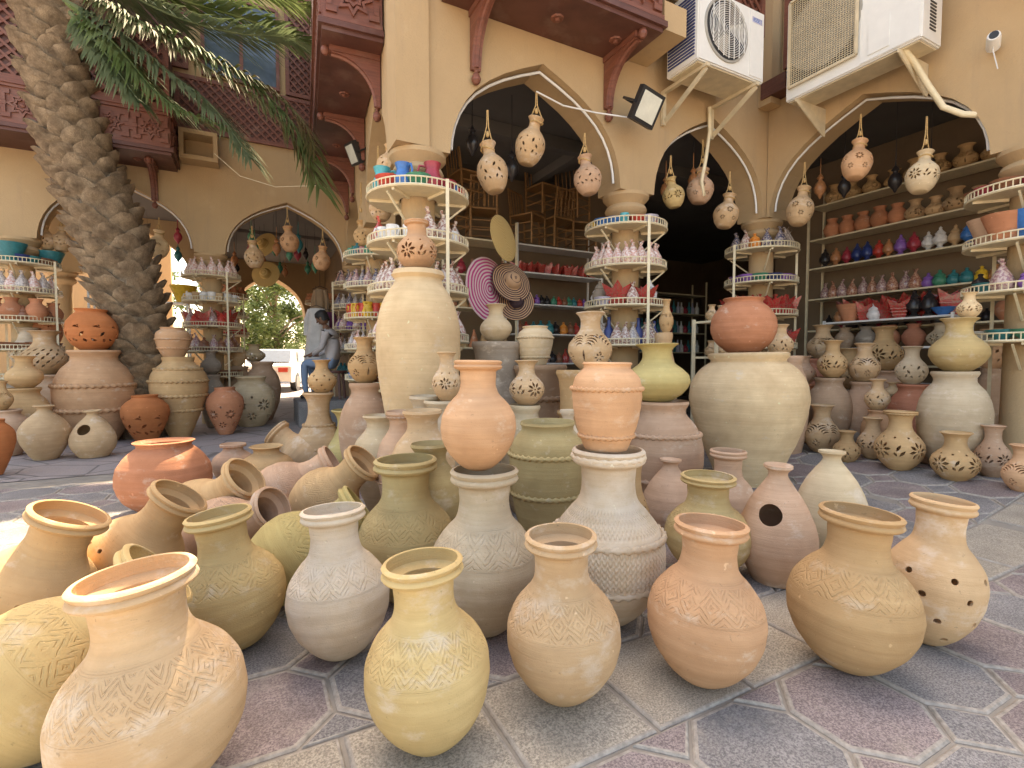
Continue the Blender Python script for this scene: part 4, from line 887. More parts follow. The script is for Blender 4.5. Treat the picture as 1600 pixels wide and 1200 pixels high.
lamps([(random.uniform(-.35,1.4), 9.9+random.uniform(0,2.2), random.uniform(2.75,3.15), random.choice(('teal','darkred','black','copper','green')), random.uniform(.6,1.0)) for _ in range(20)], 'under the ceiling of the passage')
lamps([(random.uniform(-2.6,-.8), 9.9+random.uniform(0,2.0), random.uniform(2.8,3.15), random.choice(('black','darkred','teal')), random.uniform(.6,.9)) for _ in range(8)], 'behind the palm arch')
lamps([(6.1,3.7,2.95,'copper',.8),(6.15,3.45,2.9,'black',.8),(6.3,3.0,2.85,'black',.8),(6.35,2.7,2.85,'black',.8)], 'under the shelf side arch'); lamps([(4.5,4.6,2.95,'copper',.8),(4.85,4.5,3.1,'copper',.75),(4.15,4.6,2.95,'black',.7)], 'in the arch below the small air conditioner'); lamps([(2.0,4.7,3.05,'black',.8),(2.55,4.9,2.95,'black',.9)], 'in the arch under the bay')
# ------------------------------------------------------------ air conditioners, floodlights, camera
def mesh_grille(b, cx, cz, rx, rz, y, n=9):
    for k in range(1, n): ring_pts = [(cx+rx*k/n*math.cos(a), y, cz+rz*k/n*math.sin(a)) for a in np.linspace(0,6.283,28)[:-1]]; b.tube(ring_pts, .0028, 4, True)
def aircon(loc, rz, Wd, Hh, Dp, label, style):
    r = empty('air_conditioner', loc, rz); tag(r, label, 'air conditioner')
    c = MB().box((0,0,0),(Wd,Dp,Hh)); bm = bmesh.new(); [bm.verts.new(v) for v in c.v]; bm.verts.ensure_lookup_table(); [bm.faces.new([bm.verts[i] for i in f]) for f in c.f]
    bmesh.ops.bevel(bm, geom=list(bm.edges), offset=.012, segments=2, affect='EDGES'); me = bpy.data.meshes.new('casing'); bm.to_mesh(me); bm.free(); link('casing', me, ACW, r)
    if style == 0:
        cx, cz, rr = Wd*.40, Hh*.52, Hh*.40
        MB().lathe([(0,0),(rr,0),(rr,.012),(rr+.02,.012),(rr+.022,0)], 40).xf(Matrix.Translation((cx,-.001,cz)) @ Matrix.Rotation(math.pi/2,4,'X')).build('fan_surround', ACG, r)
        MB().lathe([(0,.004),(rr-.005,.004)], 40).xf(Matrix.Translation((cx,-.002,cz)) @ Matrix.Rotation(math.pi/2,4,'X')).build('fan_recess', DARK, r)
        f = MB()
        for k in range(3):
            a = k*2.094; f.add([(cx+.04*math.cos(a),-.008,cz+.04*math.sin(a)),(cx+rr*.9*math.cos(a-.3),-.008,cz+rr*.9*math.sin(a-.3)),(cx+rr*.92*math.cos(a+.5),-.014,cz+rr*.92*math.sin(a+.5)),(cx+.06*math.cos(a+1),-.014,cz+.06*math.sin(a+1))],[(0,1,2,3)])
        f.build('fan_blades', ACG, r)
        g = MB(); mesh_grille(g, cx, cz, rr, rr, -.03, 14)
        for k in range(-3, 4): x = cx+k*rr*.26; q = math.sqrt(max(0, rr*rr-(x-cx)**2)); g.bar((x,-.036,cz-q),(x,-.036,cz+q),.006)
        g.build('fan_grille', ACW, r)
        MB().box((Wd*.76,-.006,.03),(Wd-.03,-.0005,Hh-.03)).build('service_panel', ACW, r)
        sd = MB(); [sd.box((-.012,.04+k*.0,.06+k*.03),(-.0005,Dp-.03,.072+k*.03)) for k in range(int((Hh-.1)/.03))]; sd.build('side_fins', COLM['navy'], r)
        MB().box((Wd*.79,-.0075,Hh*.80),(Wd*.95,-.0062,Hh*.88)).box((Wd*.795,-.0078,Hh*.805),(Wd*.945,-.0076,Hh*.875)).build('badge', COLM['lilac'], r)
        g5 = {'A':[(0,0,.5,1),(.5,1,1,0),(.2,.4,.8,.4)],'S':[(1,.9,.2,1),(.2,1,0,.75),(0,.75,1,.3),(1,.3,.8,0),(.8,0,0,.1)],'E':[(0,0,0,1),(0,1,1,1),(0,.5,.8,.5),(0,0,1,0)],'T':[(0,1,1,1),(.5,1,.5,0)]}
        lt = MB(); hh = Hh*.05; x = Wd*.805
        for chx in 'ASSET':
            for (xa,za,xb,zb) in g5[chx]: lt.bar((x+xa*.018,-.0088,Hh*.815+za*hh),(x+xb*.018,-.0088,Hh*.815+zb*hh),.005,.0012,(0,1,0))
            x += .026
        lt.build('badge_lettering', COLM['blue'], r)
    else:
        x0, x1, z0, z1 = Wd*.04, Wd*.58, Hh*.12, Hh*.97
        MB().box((x0,-.003,z0),(x1,-.0005,z1)).build('coil_recess', DARK, r); MB().lathe([(0,.0),(Hh*.36,.0)], 32).xf(Matrix.Translation(((x0+x1)/2,-.0036,(z0+z1)/2)) @ Matrix.Rotation(math.pi/2,4,'X')).build('fan', ACG, r)
        g = MB(); n = 44
        for k in range(n+1): z = z0+(z1-z0)*k/n; g.bar((x0,-.02,z),(x1,-.02,z),.005)
        for k in range(27): x = x0+(x1-x0)*k/26; g.bar((x,-.018,z0),(x,-.018,z1),.004)
        g.build('fan_grille', GALV, r); MB().bar((x0,-.024,z0),(x1,-.024,z0),.022).bar((x0,-.024,z1),(x1,-.024,z1),.022).bar((x0,-.024,z0),(x0,-.024,z1),.022).bar((x1,-.024,z0),(x1,-.024,z1),.022).build('grille_frame', GALV, r)
        MB().box((Wd*.60,-.006,.02),(Wd*.985,-.0005,Hh*.5)).build('service_panel', ACW, r); MB().box((Wd*.66,-.013,.06),(Wd*.80,-.0065,Hh*.34)).build('handle_cover', ACW, r)
        sd = MB(); [sd.box((Wd+.0005,Dp*.35,.10+k*.028),(Wd+.006,Dp*.65,.112+k*.028)) for k in range(9)]; sd.build('side_louvre', DARK, r)
    MB().box((.03,.03,-.012),(Wd-.03,Dp-.03,-.0005)).build('base_pan', GALV, r)
    for x in (Wd*.10, Wd*.86):
        w = .045; b = MB()
        if style == 0: b.box((x,-.02,-.045),(x+w,Dp+.165,-.0135)); b.box((x+.002,Dp+.13,-.36),(x+w-.002,Dp+.164,-.0455)); b.bar((x+w/2,.0,-.05),(x+w/2,Dp+.125,-.33),.012,.055)
        else:
            q = [(-.02,-.013),(Dp+.155,-.013),(Dp+.155,-.30),(Dp+.12,-.30),(.0,-.05),(-.02,-.045)]; m = len(q)
            b.add([(x,y,z) for y,z in q]+[(x+.012,y,z) for y,z in q], [tuple(range(m)), tuple(range(2*m-1,m-1,-1))]+[(i,m+i,m+(i+1)%m,(i+1)%m) for i in range(m)])
        b.build('bracket', GALV, r)
    return r
p = W(3.70, 3.40, 3.79); aircon(p, BR, .92, .68, .40, 'smaller white air conditioner with round fan, beside the carved bay', 0)
p = W(5.0, 3.42, 3.70); aircon(p, BR-math.pi/2, 1.2, 1.0, .33, 'larger white air conditioner with mesh grille above the shelf side arch', 1)
p = W(3.45, 3.5, 4.62); aircon(p, BR, .8, .6, .35, 'upper white air conditioner mostly above the carved bay end', 0)
ppx = [W(5.06,2.38,3.71), W(5.2,2.36,3.62), W(5.32,2.30,3.42), W(5.40,2.22,3.22), W(5.45,2.1,3.12), W(5.55,1.98,3.08), W(5.75,1.9,3.06)]
tag(MB().tube(ppx, .026, 8).build('pipe_bundle', ENAMEL, None, 60), 'thick taped pipe hanging from the larger air conditioner', 'pipe')
tag(MB().tube([W(4.45,3.92,3.75),W(4.47,3.93,3.5),W(4.42,3.93,3.2),W(4.36,3.93,2.95),W(4.42,3.95,2.82),W(4.5,4.0,2.86)], .02, 8).build('drain_pipe', ENAMEL, None, 60), 'thin pale pipe curving down below the smaller air conditioner', 'pipe')
tag(MB().tube([at_d(838,143,4.55), at_d(880,165,4.62), at_d(930,176,4.75), at_d(985,184,4.85)], .007, 6).build('cable', WHITE, None, 60), 'white cable running from the arch peak to the floodlight', 'cable')
tag(MB().tube([at_d(335,240,7.6), at_d(375,275,7.8), at_d(430,292,7.9), at_d(500,290,7.7)], .006, 5).build('cable', ENAMEL, None, 60), 'slack cable across the wall right of the vent box', 'cable')
def flood(x, y, D, s, yaw, label):
    r = empty('floodlight', at_d(x, y, D), yaw); tag(r, label, 'floodlight'); r.rotation_euler = (R_(26), R_(8), yaw)
    MB().box((-s,-.03,-s),(s,.03,s)).build('housing', BLACK, r); MB().box((-s*.78,-.036,-s*.78),(s*.78,-.0305,s*.78)).build('glass', GLASSW, r)
    b = MB(); [b.box((-s*.8+k*s*.2,.031,-s*.8),(-s*.76+k*s*.2,.06,s*.8)) for k in range(9)]; b.build('heat_sink', BLACK, r)
    MB().bar((-s-.01,0,0),(-s-.01,.16,.02),.02).bar((s+.01,0,0),(s+.01,.16,.02),.02).bar((-s-.02,.17,.02),(s+.02,.17,.02),.02).build('yoke', BLACK, r)
flood(1010, 168, 4.75, .145, BR+.1, 'black floodlight with pale glass below the carved bay end'); flood(553, 240, 6.2, .13, -.9, 'black floodlight under the side bay')
r = empty('security_camera', at_d(1553, 55, 4.1), BR+math.pi/2+.35); tag(r, 'white security camera on the plaster above the end column', 'camera')
MB().lathe([(0,0),(.04,0),(.045,.02),(.045,.14),(.02,.15),(0,.15)], 16).xf(Matrix.Rotation(math.pi/2+.25,4,'X')).build('body', WHITE, r, 40); MB().lathe([(0,.0),(.03,0),(.03,.01),(0,.012)], 14).xf(Matrix.Translation((0,.0,0)) @ Matrix.Rotation(-math.pi/2+.0,4,'X')).build('lens', BLACK, r)
MB().tube([(0,-.1,-.02),(0,-.05,-.1),(-.03,.02,-.28)], .004, 4).bar((0,-.13,0),(0,-.25,.03),.03).build('mount', WHITE, r)
# ------------------------------------------------------------ racks and shelf goods inside the arcade
def rack(u0, v0, u1, v1, zs, label, mat=ENAMEL, ex=.28):
    c = W(u0, v0, 0); r = empty('shelf_rack', c, BR); tag(r, label, 'rack'); L, Dp = u1-u0, v1-v0
    for z in zs: MB().box((0,0,z-.02),(L,Dp,z)).build('shelf', mat, r)
    for x in (-.014, L+.014):
        for y in (-.014, Dp+.014): MB().bar((x,y,0),(x,y,max(zs)+ex),.026).build('post', mat, r)
    return r
rack(7.05,.3,7.38,4.4, (.5,.95,1.44,1.88,2.31,2.71,3.17), 'long cream shelf rack of pots inside the shelf side arch')
def row_v(u, v0, v1, z, items, where, s=1.0, n=None):
    n = n or len(items)
    for k in range(n): kd, c = items[k % len(items)]; good(kd, c, W(u+random.uniform(-.04,.04), v0+(v1-v0)*(k+.5)/n, z+.001), where, s)
def row_u(u0, u1, v, z, items, where, s=1.0, n=None):
    n = n or len(items)
    for k in range(n): kd, c = items[k % len(items)]; good(kd, c, W(u0+(u1-u0)*(k+.5)/n, v+random.uniform(-.03,.03), z+.001), where, s)
SR = 'of the long shelf rack'
smallp = []
for i_, q_ in enumerate(('palm','leaf','flower')):
    smallp.append(pot_mesh('N', .095, .21, q_, None, 48, i_*.2, 44))
for zi, (z, n) in enumerate(((3.17,14),(2.71,17))):
    for k in range(n):
        v = 4.25-(4.25-.9)*(k+.4)/n
        if zi == 1 and k < 5: good('pot', 'terra', W(7.18, v, z+.001), 'on the second shelf '+SR, 1.2); continue
        o = link('pierced_vase', smallp[k % 3][0], CL['sand' if zi else 'tan']); o.location = W(7.18+random.uniform(-.03,.03), v, z+.001); o.rotation_euler = (0,0,random.uniform(0,6.28)); s = random.uniform(1.05,1.3); o.scale = (s,s,s)
        tag(o, f'small pierced clay vase on the {"second" if zi else "top"} shelf {SR}', 'vase', f'pierced vases on the {"second" if zi else "top"} shelf')
row_v(7.17, 4.3, .9, 2.311, [('lantern',c) for c in ('black','copper','darkred','navy','navy','red','copper','purple','darkred','white','white','sand','blue','darkred','navy','lilac')], 'on the third shelf '+SR, 1.1, 26)
row_v(7.17, 4.3, .9, 1.881, [('wrap','violet'),('wrap','copper')]*5+[('lidjar',c) for c in ('purple','green','teal','teal','yellow','copper','yellow')], 'on the fourth shelf '+SR, 1.15, 28)
row_v(7.28, 4.3, .9, 1.441, [('lantern','black'),('lantern','darkred'),('lidjar','black')], 'on the fifth shelf '+SR, 1.0, 22)
# rack behind the big arch
rack(3.45,6.45,4.95,6.8,(.55,.98,1.42,1.86,2.32,2.72),'white shelf rack of glazed ware behind the arch under the bay', WHITE); rack(2.3,6.4,3.38,6.8,(.6,1.2,1.75,2.2,2.7),'cream rack with clay cone dishes behind the arch under the bay')
RR = 'of the white shelf rack'
row_u(3.5,4.9,6.55,2.321,[('gift','red')],'on the second shelf '+RR,.85,9); row_u(3.5,4.9,6.75,2.321,[('gift','red')],'at the back of the second shelf '+RR,1.1,8)
row_u(3.5,4.9,6.6,1.861,[('lidjar',c) for c in ('green','teal','red','purple','black','black','green','red','brown')],'on the third shelf '+RR,.95,14)
row_u(3.5,4.9,6.6,1.421,[('lidjar',c) for c in ('brown','red','teal','teal','teal','black','orange')],'on the fourth shelf '+RR,1.25,11)
row_u(3.5,4.9,6.6,.981,[('wrap','violet'),('lidjar','black'),('lidjar','brown'),('wrap','red')],'on the fifth shelf '+RR,1.1,12)
row_u(2.4,3.35,6.55,1.751,[('cone','terra'),('cone','tan')],'on the middle shelf of the cream rack',1.1,6); row_u(2.4,3.35,6.55,1.201,[('cone','terra'),('cone','tan')],'on the low shelf of the cream rack',1.1,6); row_u(2.4,3.35,6.6,2.201,[('bottle','black'),('lantern','darkred'),('bottle','brown')],'on the upper shelf of the cream rack',1.1,6)
rack(6.5,7.6,8.6,7.95,(1.2,1.6,2.0,2.4),'dark back room rack of bottles behind the small arch', ENAMEL)
for z, w_ in ((1.201,'low'),(1.601,'middle'),(2.001,'high')): row_u(6.55,8.55,7.72,z,[('bottle','lilac'),('bottle','white'),('lidjar','darkred'),('bottle','teal')],f'on the {w_} shelf of the back room rack',1.1,18)
# stick chairs stored on top of the racks
def chair():
    r = empty('stick_chair'); rnd = .016
    for x in (-.19,.19):
        MB().tube([(x,-.18,0),(x,-.18,.44)], rnd, 6).build('leg', RATTAN, r, 60); MB().tube([(x,.18,0),(x,.19,.44),(x*.95,.24,.86)], rnd, 6).build('leg', RATTAN, r, 60)
    MB().box((-.21,-.20,.42),(.21,.20,.445)).build('seat', RATTAN, r); b = MB()
    for z in (.14,.27): b.tube([(-.19,-.18,z),(.19,-.18,z)],.011,5).tube([(-.19,.18,z),(.19,.18,z)],.011,5).tube([(-.19,-.18,z+.04),(-.19,.18,z+.04)],.011,5).tube([(.19,-.18,z+.04),(.19,.18,z+.04)],.011,5)
    b.build('stretcher', RATTAN, r); b = MB()
    for k in range(5): b.tube([(-.14+.07*k,.19,.46),(-.14+.07*k,.235,.84)],.008,5)
    b.tube([(-.19,.24,.85),(.19,.24,.85)],.014,6); b.build('backrest', RATTAN, r); return r
ch0 = chair(); first = True
for k, (u, v, z, a) in enumerate([(2.5,6.6,2.702,.2),(2.95,6.62,2.702,2.9),(3.72,6.62,2.722,.5),(4.2,6.6,2.722,3.3),(4.68,6.62,2.722,1.3),(2.72,6.6,3.16,1.7),(3.98,6.6,3.18,.2),(4.5,6.58,3.18,2.0),(2.2,6.05,0,.9)]):
    c = ch0 if first else copy_tree(ch0); first = False; c.location = W(u, v, z); c.rotation_euler = (0,0,BR+a); g_ = k < 8
    tag(c, 'rattan stick chair stored on top of the racks behind the arch' if g_ else 'rattan stick chair standing on the floor behind the corner column', 'chair', 'chairs stored on the racks' if g_ else None)
# woven discs and hats
def woven(name, a, b_, sc_):
    m, t, b = nodes(name); tc = t.nodes.new('ShaderNodeTexCoord'); wv = N(t, 'ShaderNodeTexWave', wave_type='RINGS', rings_direction='SPHERICAL'); wv.inputs['Scale'].default_value = sc_; wv.inputs['Distortion'].default_value = 1.2
    t.links.new(tc.outputs['Object'], wv.inputs['Vector']); o = mix(t, ramp(t, wv.outputs['Fac'], .4, .6), a, b_); t.links.new(o, b.inputs['Base Color']); b.inputs['Roughness'].default_value = .9; bump(t, b, wv.outputs['Fac'], .5, .006); return m
WV = dict(pink=woven('weave_pink', (.50,.06,.20), (.66,.50,.50), 9), stripe=woven('weave_stripe', (.05,.025,.03), (.50,.30,.17), 14), straw=woven('weave_straw', (.46,.30,.10), (.60,.42,.18), 22))
def disc(x, y, D, r, m, rot, label, name, prof):
    o = MB().lathe([(a*r, z*r) for a, z in prof], 36).build(name, WV[m], None, 60); o.location = at_d(x, y, D); o.rotation_euler = rot; return tag(o, label, 'mat' if 'mat' in name else 'hat')
FL = [(0,.04),(.4,.06),(.8,.03),(1,-.03),(1,-.05),(.8,.0),(.4,.03),(0,.01)]; HT = [(0,.42),(.25,.40),(.38,.22),(.42,.05),(.7,.02),(1,-.05),(1,-.07),(.7,-.005),(.40,.02),(.34,.2),(.2,.37),(0,.38)]
disc(764,452,5.3,.34,'pink',(1.5,.1,.9),'pink and white woven mat hanging behind the cream vase','woven_mat',FL); disc(800,440,5.35,.23,'stripe',(1.2,.3,.4),'brown striped woven hat beside the pink mat','woven_hat',HT); disc(806,472,5.4,.2,'stripe',(1.35,-.5,.2),'dark striped woven hat below the other striped hat','woven_hat',HT)
disc(788,372,5.2,.24,'straw',(1.4,.2,1.0),'straw mat hanging edge on above the pink mat','woven_mat',FL); disc(412,382,9.6,.26,'straw',(1.2,.2,-.3),'straw hat hanging behind the left pot of the passage arch','woven_hat',HT); disc(415,428,9.8,.26,'straw',(1.35,0,.1),'round straw hat facing out in the passage','woven_hat',HT)
# display table under the shelf side arch and the low wire rack
rack(6.55,2.55,6.97,3.85,(.75,1.17,1.5),'white metal display table of gift baskets under the shelf side arch', WHITE, .02)
row_v(6.65,3.82,2.6,1.501,[('lidjar','copper'),('planter','terra'),('gift','red'),('lidjar','white'),('gift','red'),('gift','red'),('lantern','black'),('lantern','black'),('bowl','blue')],'on the front edge of the display table',1.25); row_v(6.84,3.8,2.6,1.501,[('gift','red')],'at the back of the display table',1.5,6); row_v(7.14,2.5,2.1,1.441,[('pot','terra')],'beside the end of the display table',1.3,1)
for u_, v_, c, kx in ((6.7,3.7,'brown',0),(6.7,3.45,'ash',1),(6.7,3.2,'terra',0),(6.7,2.95,'red',1),(6.7,2.7,'grey',2)): o = link('clay_pot', smallp[kx][0] if kx == 2 else GM['pot'], CL[c]); o.location = W(u_,v_,1.171); o.scale = (1.3,1.3,1.2); tag(o, f'{c} pot under the top of the display table', 'pot')
rack(3.95,3.35,4.75,3.6,(.5,1.05,1.4),'low white wire rack of pierced vases in front of the small arch', ENAMEL, .02)
for k in range(6):
    for z in (1.401,1.051): o = link('pierced_vase', smallp[k % 3][0], CL['sand']); o.location = W(4.02+.13*k, 3.47, z); o.rotation_euler = (0,0,k*1.3); s = .62; o.scale = (s,s,s*1.2); tag(o, f'sand pierced vase on the {"top" if z > 1.2 else "lower"} shelf of the low wire rack', 'vase', f'vases on the {"top" if z > 1.2 else "lower"} shelf of the wire rack')
stack(('U',1036,520,44,'sand','sand pierced jar under a tiny pierced vase',dict(D=4.3,pt='leaf',cat_='jar',name='pierced_jar')), ('N',1040,468,22,'tan','tiny tan pierced vase beside the middle tray stand',dict(pt='palm',**PVZ)))
# planks with planters behind the palm
pk = rack(-2.2,9.9,-.95,10.2,(.7,1.35,1.98),'white plank shelf with planters behind the palm', WHITE)
for k, (kd, c, s) in enumerate((('planter','navy',1.7),('mug','white',1.2),('planter','yellow',1.7))): good(kd, c, W(-1.75+.38*k, 10.03, 1.981), 'on the plank shelf behind the palm', s)
row_u(-2.1,-1.0,10.03,1.351,[('lidjar','white'),('lidjar','teal'),('lidjar','copper'),('lidjar','brown')],'on the lower plank behind the palm',1.2,5)
# stands further down the passage
for k, (u, v, ph) in enumerate(((-.45,12.2,'opposite the robes'),(2.0-.45,12.6,'behind the robes'))):
    s_ = tray_stand((u, v), .8, f'dim round tray stand deep in the passage {ph}'); MB().lathe([(0,0),(.14,0),(.14,2.5),(0,2.5)], 20).build('pole', PLASTER, s_[0])
    fill(s_, [[('pot','terra')], [('lidjar','brown')], [('pot','red')], [('bowl','brown')], []], f'of the dim stand {ph}', n=7)
# ------------------------------------------------------------ date palm
BARK = clay('palm_bark', (.30,.20,.125), .0); 
def bark():
    m, t, b = nodes('palm_leaf_base'); v = coords(t, (1,1,1), rnd=True); n = noise(t, v, 6, 6, .7); f = noise(t, coords(t, (60,60,6), rnd=True), 2, 5)
    o = mix(t, ramp(t, n, .35, .65), (.10,.066,.04), (.46,.34,.22)); o = mix(t, ramp(t, f, .35, .65, (0,0,0), (.6,.6,.6)), o, (.20,.135,.085)); t.links.new(o, b.inputs['Base Color']); b.inputs['Roughness'].default_value = .95; bump(t, b, f, .9, .012); return m
BOOT = bark()
DPALM = 6.75
tp = [at_d(226,676,DPALM), at_d(214,520,DPALM), at_d(178,380,DPALM), at_d(132,260,DPALM), at_d(98,140,DPALM), at_d(74,10,DPALM), at_d(58,-110,DPALM)]
tp[0].z = -.02; tp = [Vector(p) for p in cat([tuple(p) for p in tp], 64)]
palm = empty('date_palm', (tp[0].x, tp[0].y, 0)); tag(palm, 'date palm with a rough scaly trunk leaning over the pots', 'palm tree'); org = Vector((tp[0].x, tp[0].y, 0))
trunk = MB().tube([p-org for p in tp], [.34-.05*k/63 for k in range(64)], 14).build('trunk', BOOT, palm, 80)
def boot_mesh(sd):
    rs = random.Random(sd); vs = []; w = .19; rows = 6
    for i in range(rows):
        s = i/(rows-1); hw = w*(1-.30*s**2.2)*(1 if s < .9 else .84); zz = -.07+.21*s; out = .0+.17*s**1.6
        for j in range(5):
            q = j/4*2-1; vs.append((hw*q+rs.uniform(-.014,.014), -(out+.018*(1-q*q))+.05*q*q, zz+(.035*(1-q*q) if s > .9 else 0)+rs.uniform(-.02,.02)))
    n = len(vs); vs += [(x*.96, y+.05, z-.015) for x, y, z in vs]; f = []
    for i in range(rows-1):
        for j in range(4): a = i*5+j; f += [(a,a+1,a+6,a+5), (n+a,n+a+5,n+a+6,n+a+1)]
    for j in range(4): a = (rows-1)*5+j; f.append((a,a+1,n+a+1,n+a))
    for i in range(rows-1):
        for a, s in ((i*5,1),(i*5+4,-1)): f.append((a,a+5,n+a+5,n+a) if s > 0 else (a,n+a,n+a+5,a+5))
    return MB().add(vs, f).mesh('leaf_base', 60)
BM = [boot_mesh(k) for k in range(5)]; cntb = 0
for i in range(2, 43):
    s = i/43*63; k = int(s); p = tp[k].lerp(tp[min(k+1,63)], s-k); d = (tp[min(k+2,63)]-tp[max(k-2,0)]).normalized(); r = .325-.045*s/63
    for j in range(7):
        a = 2*math.pi*(j+.5*(i % 2))/7+random.uniform(-.08,.08)+i*.11; nrm = Vector((math.cos(a), math.sin(a), 0)); nrm = (nrm-d*nrm.dot(d)).normalized()
        X = d.cross(nrm).normalized(); M = Matrix((( -X.x, -nrm.x, d.x),(-X.y, -nrm.y, d.y),(-X.z, -nrm.z, d.z))).to_4x4()
        o = link('leaf_base', BM[random.randrange(5)], BOOT, trunk); sc_ = random.uniform(.9,1.12)
        o.matrix_local = Matrix.Translation(p-org+nrm*(r-.02)) @ M @ Matrix.Rotation(random.uniform(-.12,.12),4,'Y') @ Matrix.Diagonal((sc_, sc_, sc_*random.uniform(.9,1.15), 1))
def leafmat(name, a, b_):
    m, t, b = nodes(name); oi = noise(t, coords(t, rnd=True), 3, 3); o = mix(t, ramp(t, oi, .35, .65), a, b_); t.links.new(o, b.inputs['Base Color']); b.inputs['Roughness'].default_value = .75; b.inputs['Specular IOR Level'].default_value = .2
    tr = t.nodes.new('ShaderNodeBsdfTranslucent'); t.links.new(o, tr.inputs[0]); mx = t.nodes.new('ShaderNodeMixShader'); mx.inputs[0].default_value = .2; t.links.new(b.outputs[0], mx.inputs[1]); t.links.new(tr.outputs[0], mx.inputs[2]); t.links.new(mx.outputs[0], t.nodes['Material Output'].inputs[0]); return m
LG = [leafmat('frond_green', (.12,.175,.05), (.24,.29,.12)), leafmat('frond_dry', (.20,.14,.065), (.11,.13,.045)), leafmat('frond_blue', (.14,.185,.09), (.24,.28,.15))]
crown = empty('crown'); crown.parent = palm
def frond(pts, mi, L=.5, n=58, droop=.35, seed=0):
    n = int(n*1.8); L *= 1.3; rs = random.Random(seed); P = [Vector(p) for p in cat([tuple(p) for p in pts], 40)]; b = MB(); b.tube(P, [.026*(1-.8*k/39)+.003 for k in range(40)], 6)
    for k in range(n):
        s = .10+.9*k/n; i = min(int(s*39), 38); p = P[i].lerp(P[i+1], s*39-i); d = (P[i+1]-P[i]).normalized(); side0 = d.cross(Vector((0,0,1)))
        side0 = side0.normalized() if side0.length > .1 else Vector((1,0,0)); up = side0.cross(d)
        for sg in (-1, 1):
            l = L*(.55+.45*math.sin(math.pi*min(1, s*.9+.12)))*rs.uniform(.8,1.1); q = (side0*sg*.72+d*.78+up*rs.uniform(-.05,.35)).normalized(); wv = q.cross(up).normalized()*.017
            m = p+q*l*.55+Vector((0,0,-droop*l*.18)); e = p+q*l+Vector((0,0,-droop*l*.6)); b.add([p-wv*.6,p+wv*.6,m+wv,m-wv,e],[(0,1,2,3),(3,2,4)])
    b.v = [tuple(Vector(v)-org) for v in b.v]
    return b.build('frond', LG[mi], crown)
dl = lambda L: [at_d(*q) for q in L]
frond(dl([(95,-45,6.6),(210,30,6.35),(310,80,6.2),(400,135,6.1),(465,205,6.0),(500,295,5.9)]), 0, .52, 76, .6, 1)
frond(dl([(95,-35,6.6),(205,28,6.3),(310,84,6.15),(405,130,6.05),(470,185,5.95),(492,235,5.9)]), 1, .42, 60, .6, 2)
frond(dl([(100,0,6.5),(190,52,6.3),(262,112,6.2),(330,165,6.1),(392,248,6.0)]), 2, .45, 64, .6, 3)
frond(dl([(110,20,6.5),(158,75,6.3),(190,120,6.2),(218,160,6.15)]), 2, .36, 44, .8, 4)
frond(dl([(120,-60,6.8),(270,-5,6.9),(400,35,7.0),(505,78,7.1)]), 0, .5, 64, .4, 5); frond(dl([(120,-80,6.8),(300,-35,7.2),(430,-10,7.4),(520,40,7.5)]), 0, .5, 64, .4, 6)
frond(dl([(110,-70,6.8),(200,-10,7.2),(260,20,7.4),(290,45,7.5)]), 2, .4, 50, .5, 7)
frond(dl([(95,-40,6.6),(215,40,6.2),(330,110,6.0),(430,175,5.9),(485,265,5.85)]), 1, .46, 64, .7, 8); frond(dl([(105,5,6.5),(180,70,6.25),(240,140,6.15),(290,175,6.1),(345,195,6.05)]), 0, .42, 56, .6, 9); frond(dl([(120,-60,6.7),(250,15,6.6),(360,50,6.6),(450,60,6.6),(505,100,6.6)]), 2, .48, 60, .5, 10)
top = tp[-1]
for k in range(18):
    a = 2*math.pi*k/18+.2
    if a < 1.35 or a > 6.1: continue
    Lf = random.uniform(2.4,3.2); up = random.uniform(.3,1.3)
    if math.sin(a) < -.55: Lf *= .7
    frond([top+Vector((0,0,-.2)), top+Vector((math.cos(a)*Lf*.35, math.sin(a)*Lf*.35, .5+up*.7)), top+Vector((math.cos(a)*Lf*.72, math.sin(a)*Lf*.72, .45+up)), top+Vector((math.cos(a)*Lf, math.sin(a)*Lf, up*.6-.3))], k % 3 if k % 5 == 0 else 0, .5, 46, .4, 20+k)
stub = MB()
for k in range(26):
    a = random.uniform(-1.2,1.0); z = random.uniform(-.45,.35); q = Vector((math.cos(a), -abs(math.sin(a)), 0)); c = at_d(128,25,6.6)-org+Vector((0,0,z)); stub.tube([c-q*.25, c+q*random.uniform(.0,.16)+Vector((0,0,.12))], [.05,.02], 6)
stub.build('cut_stubs', BOOT, crown)
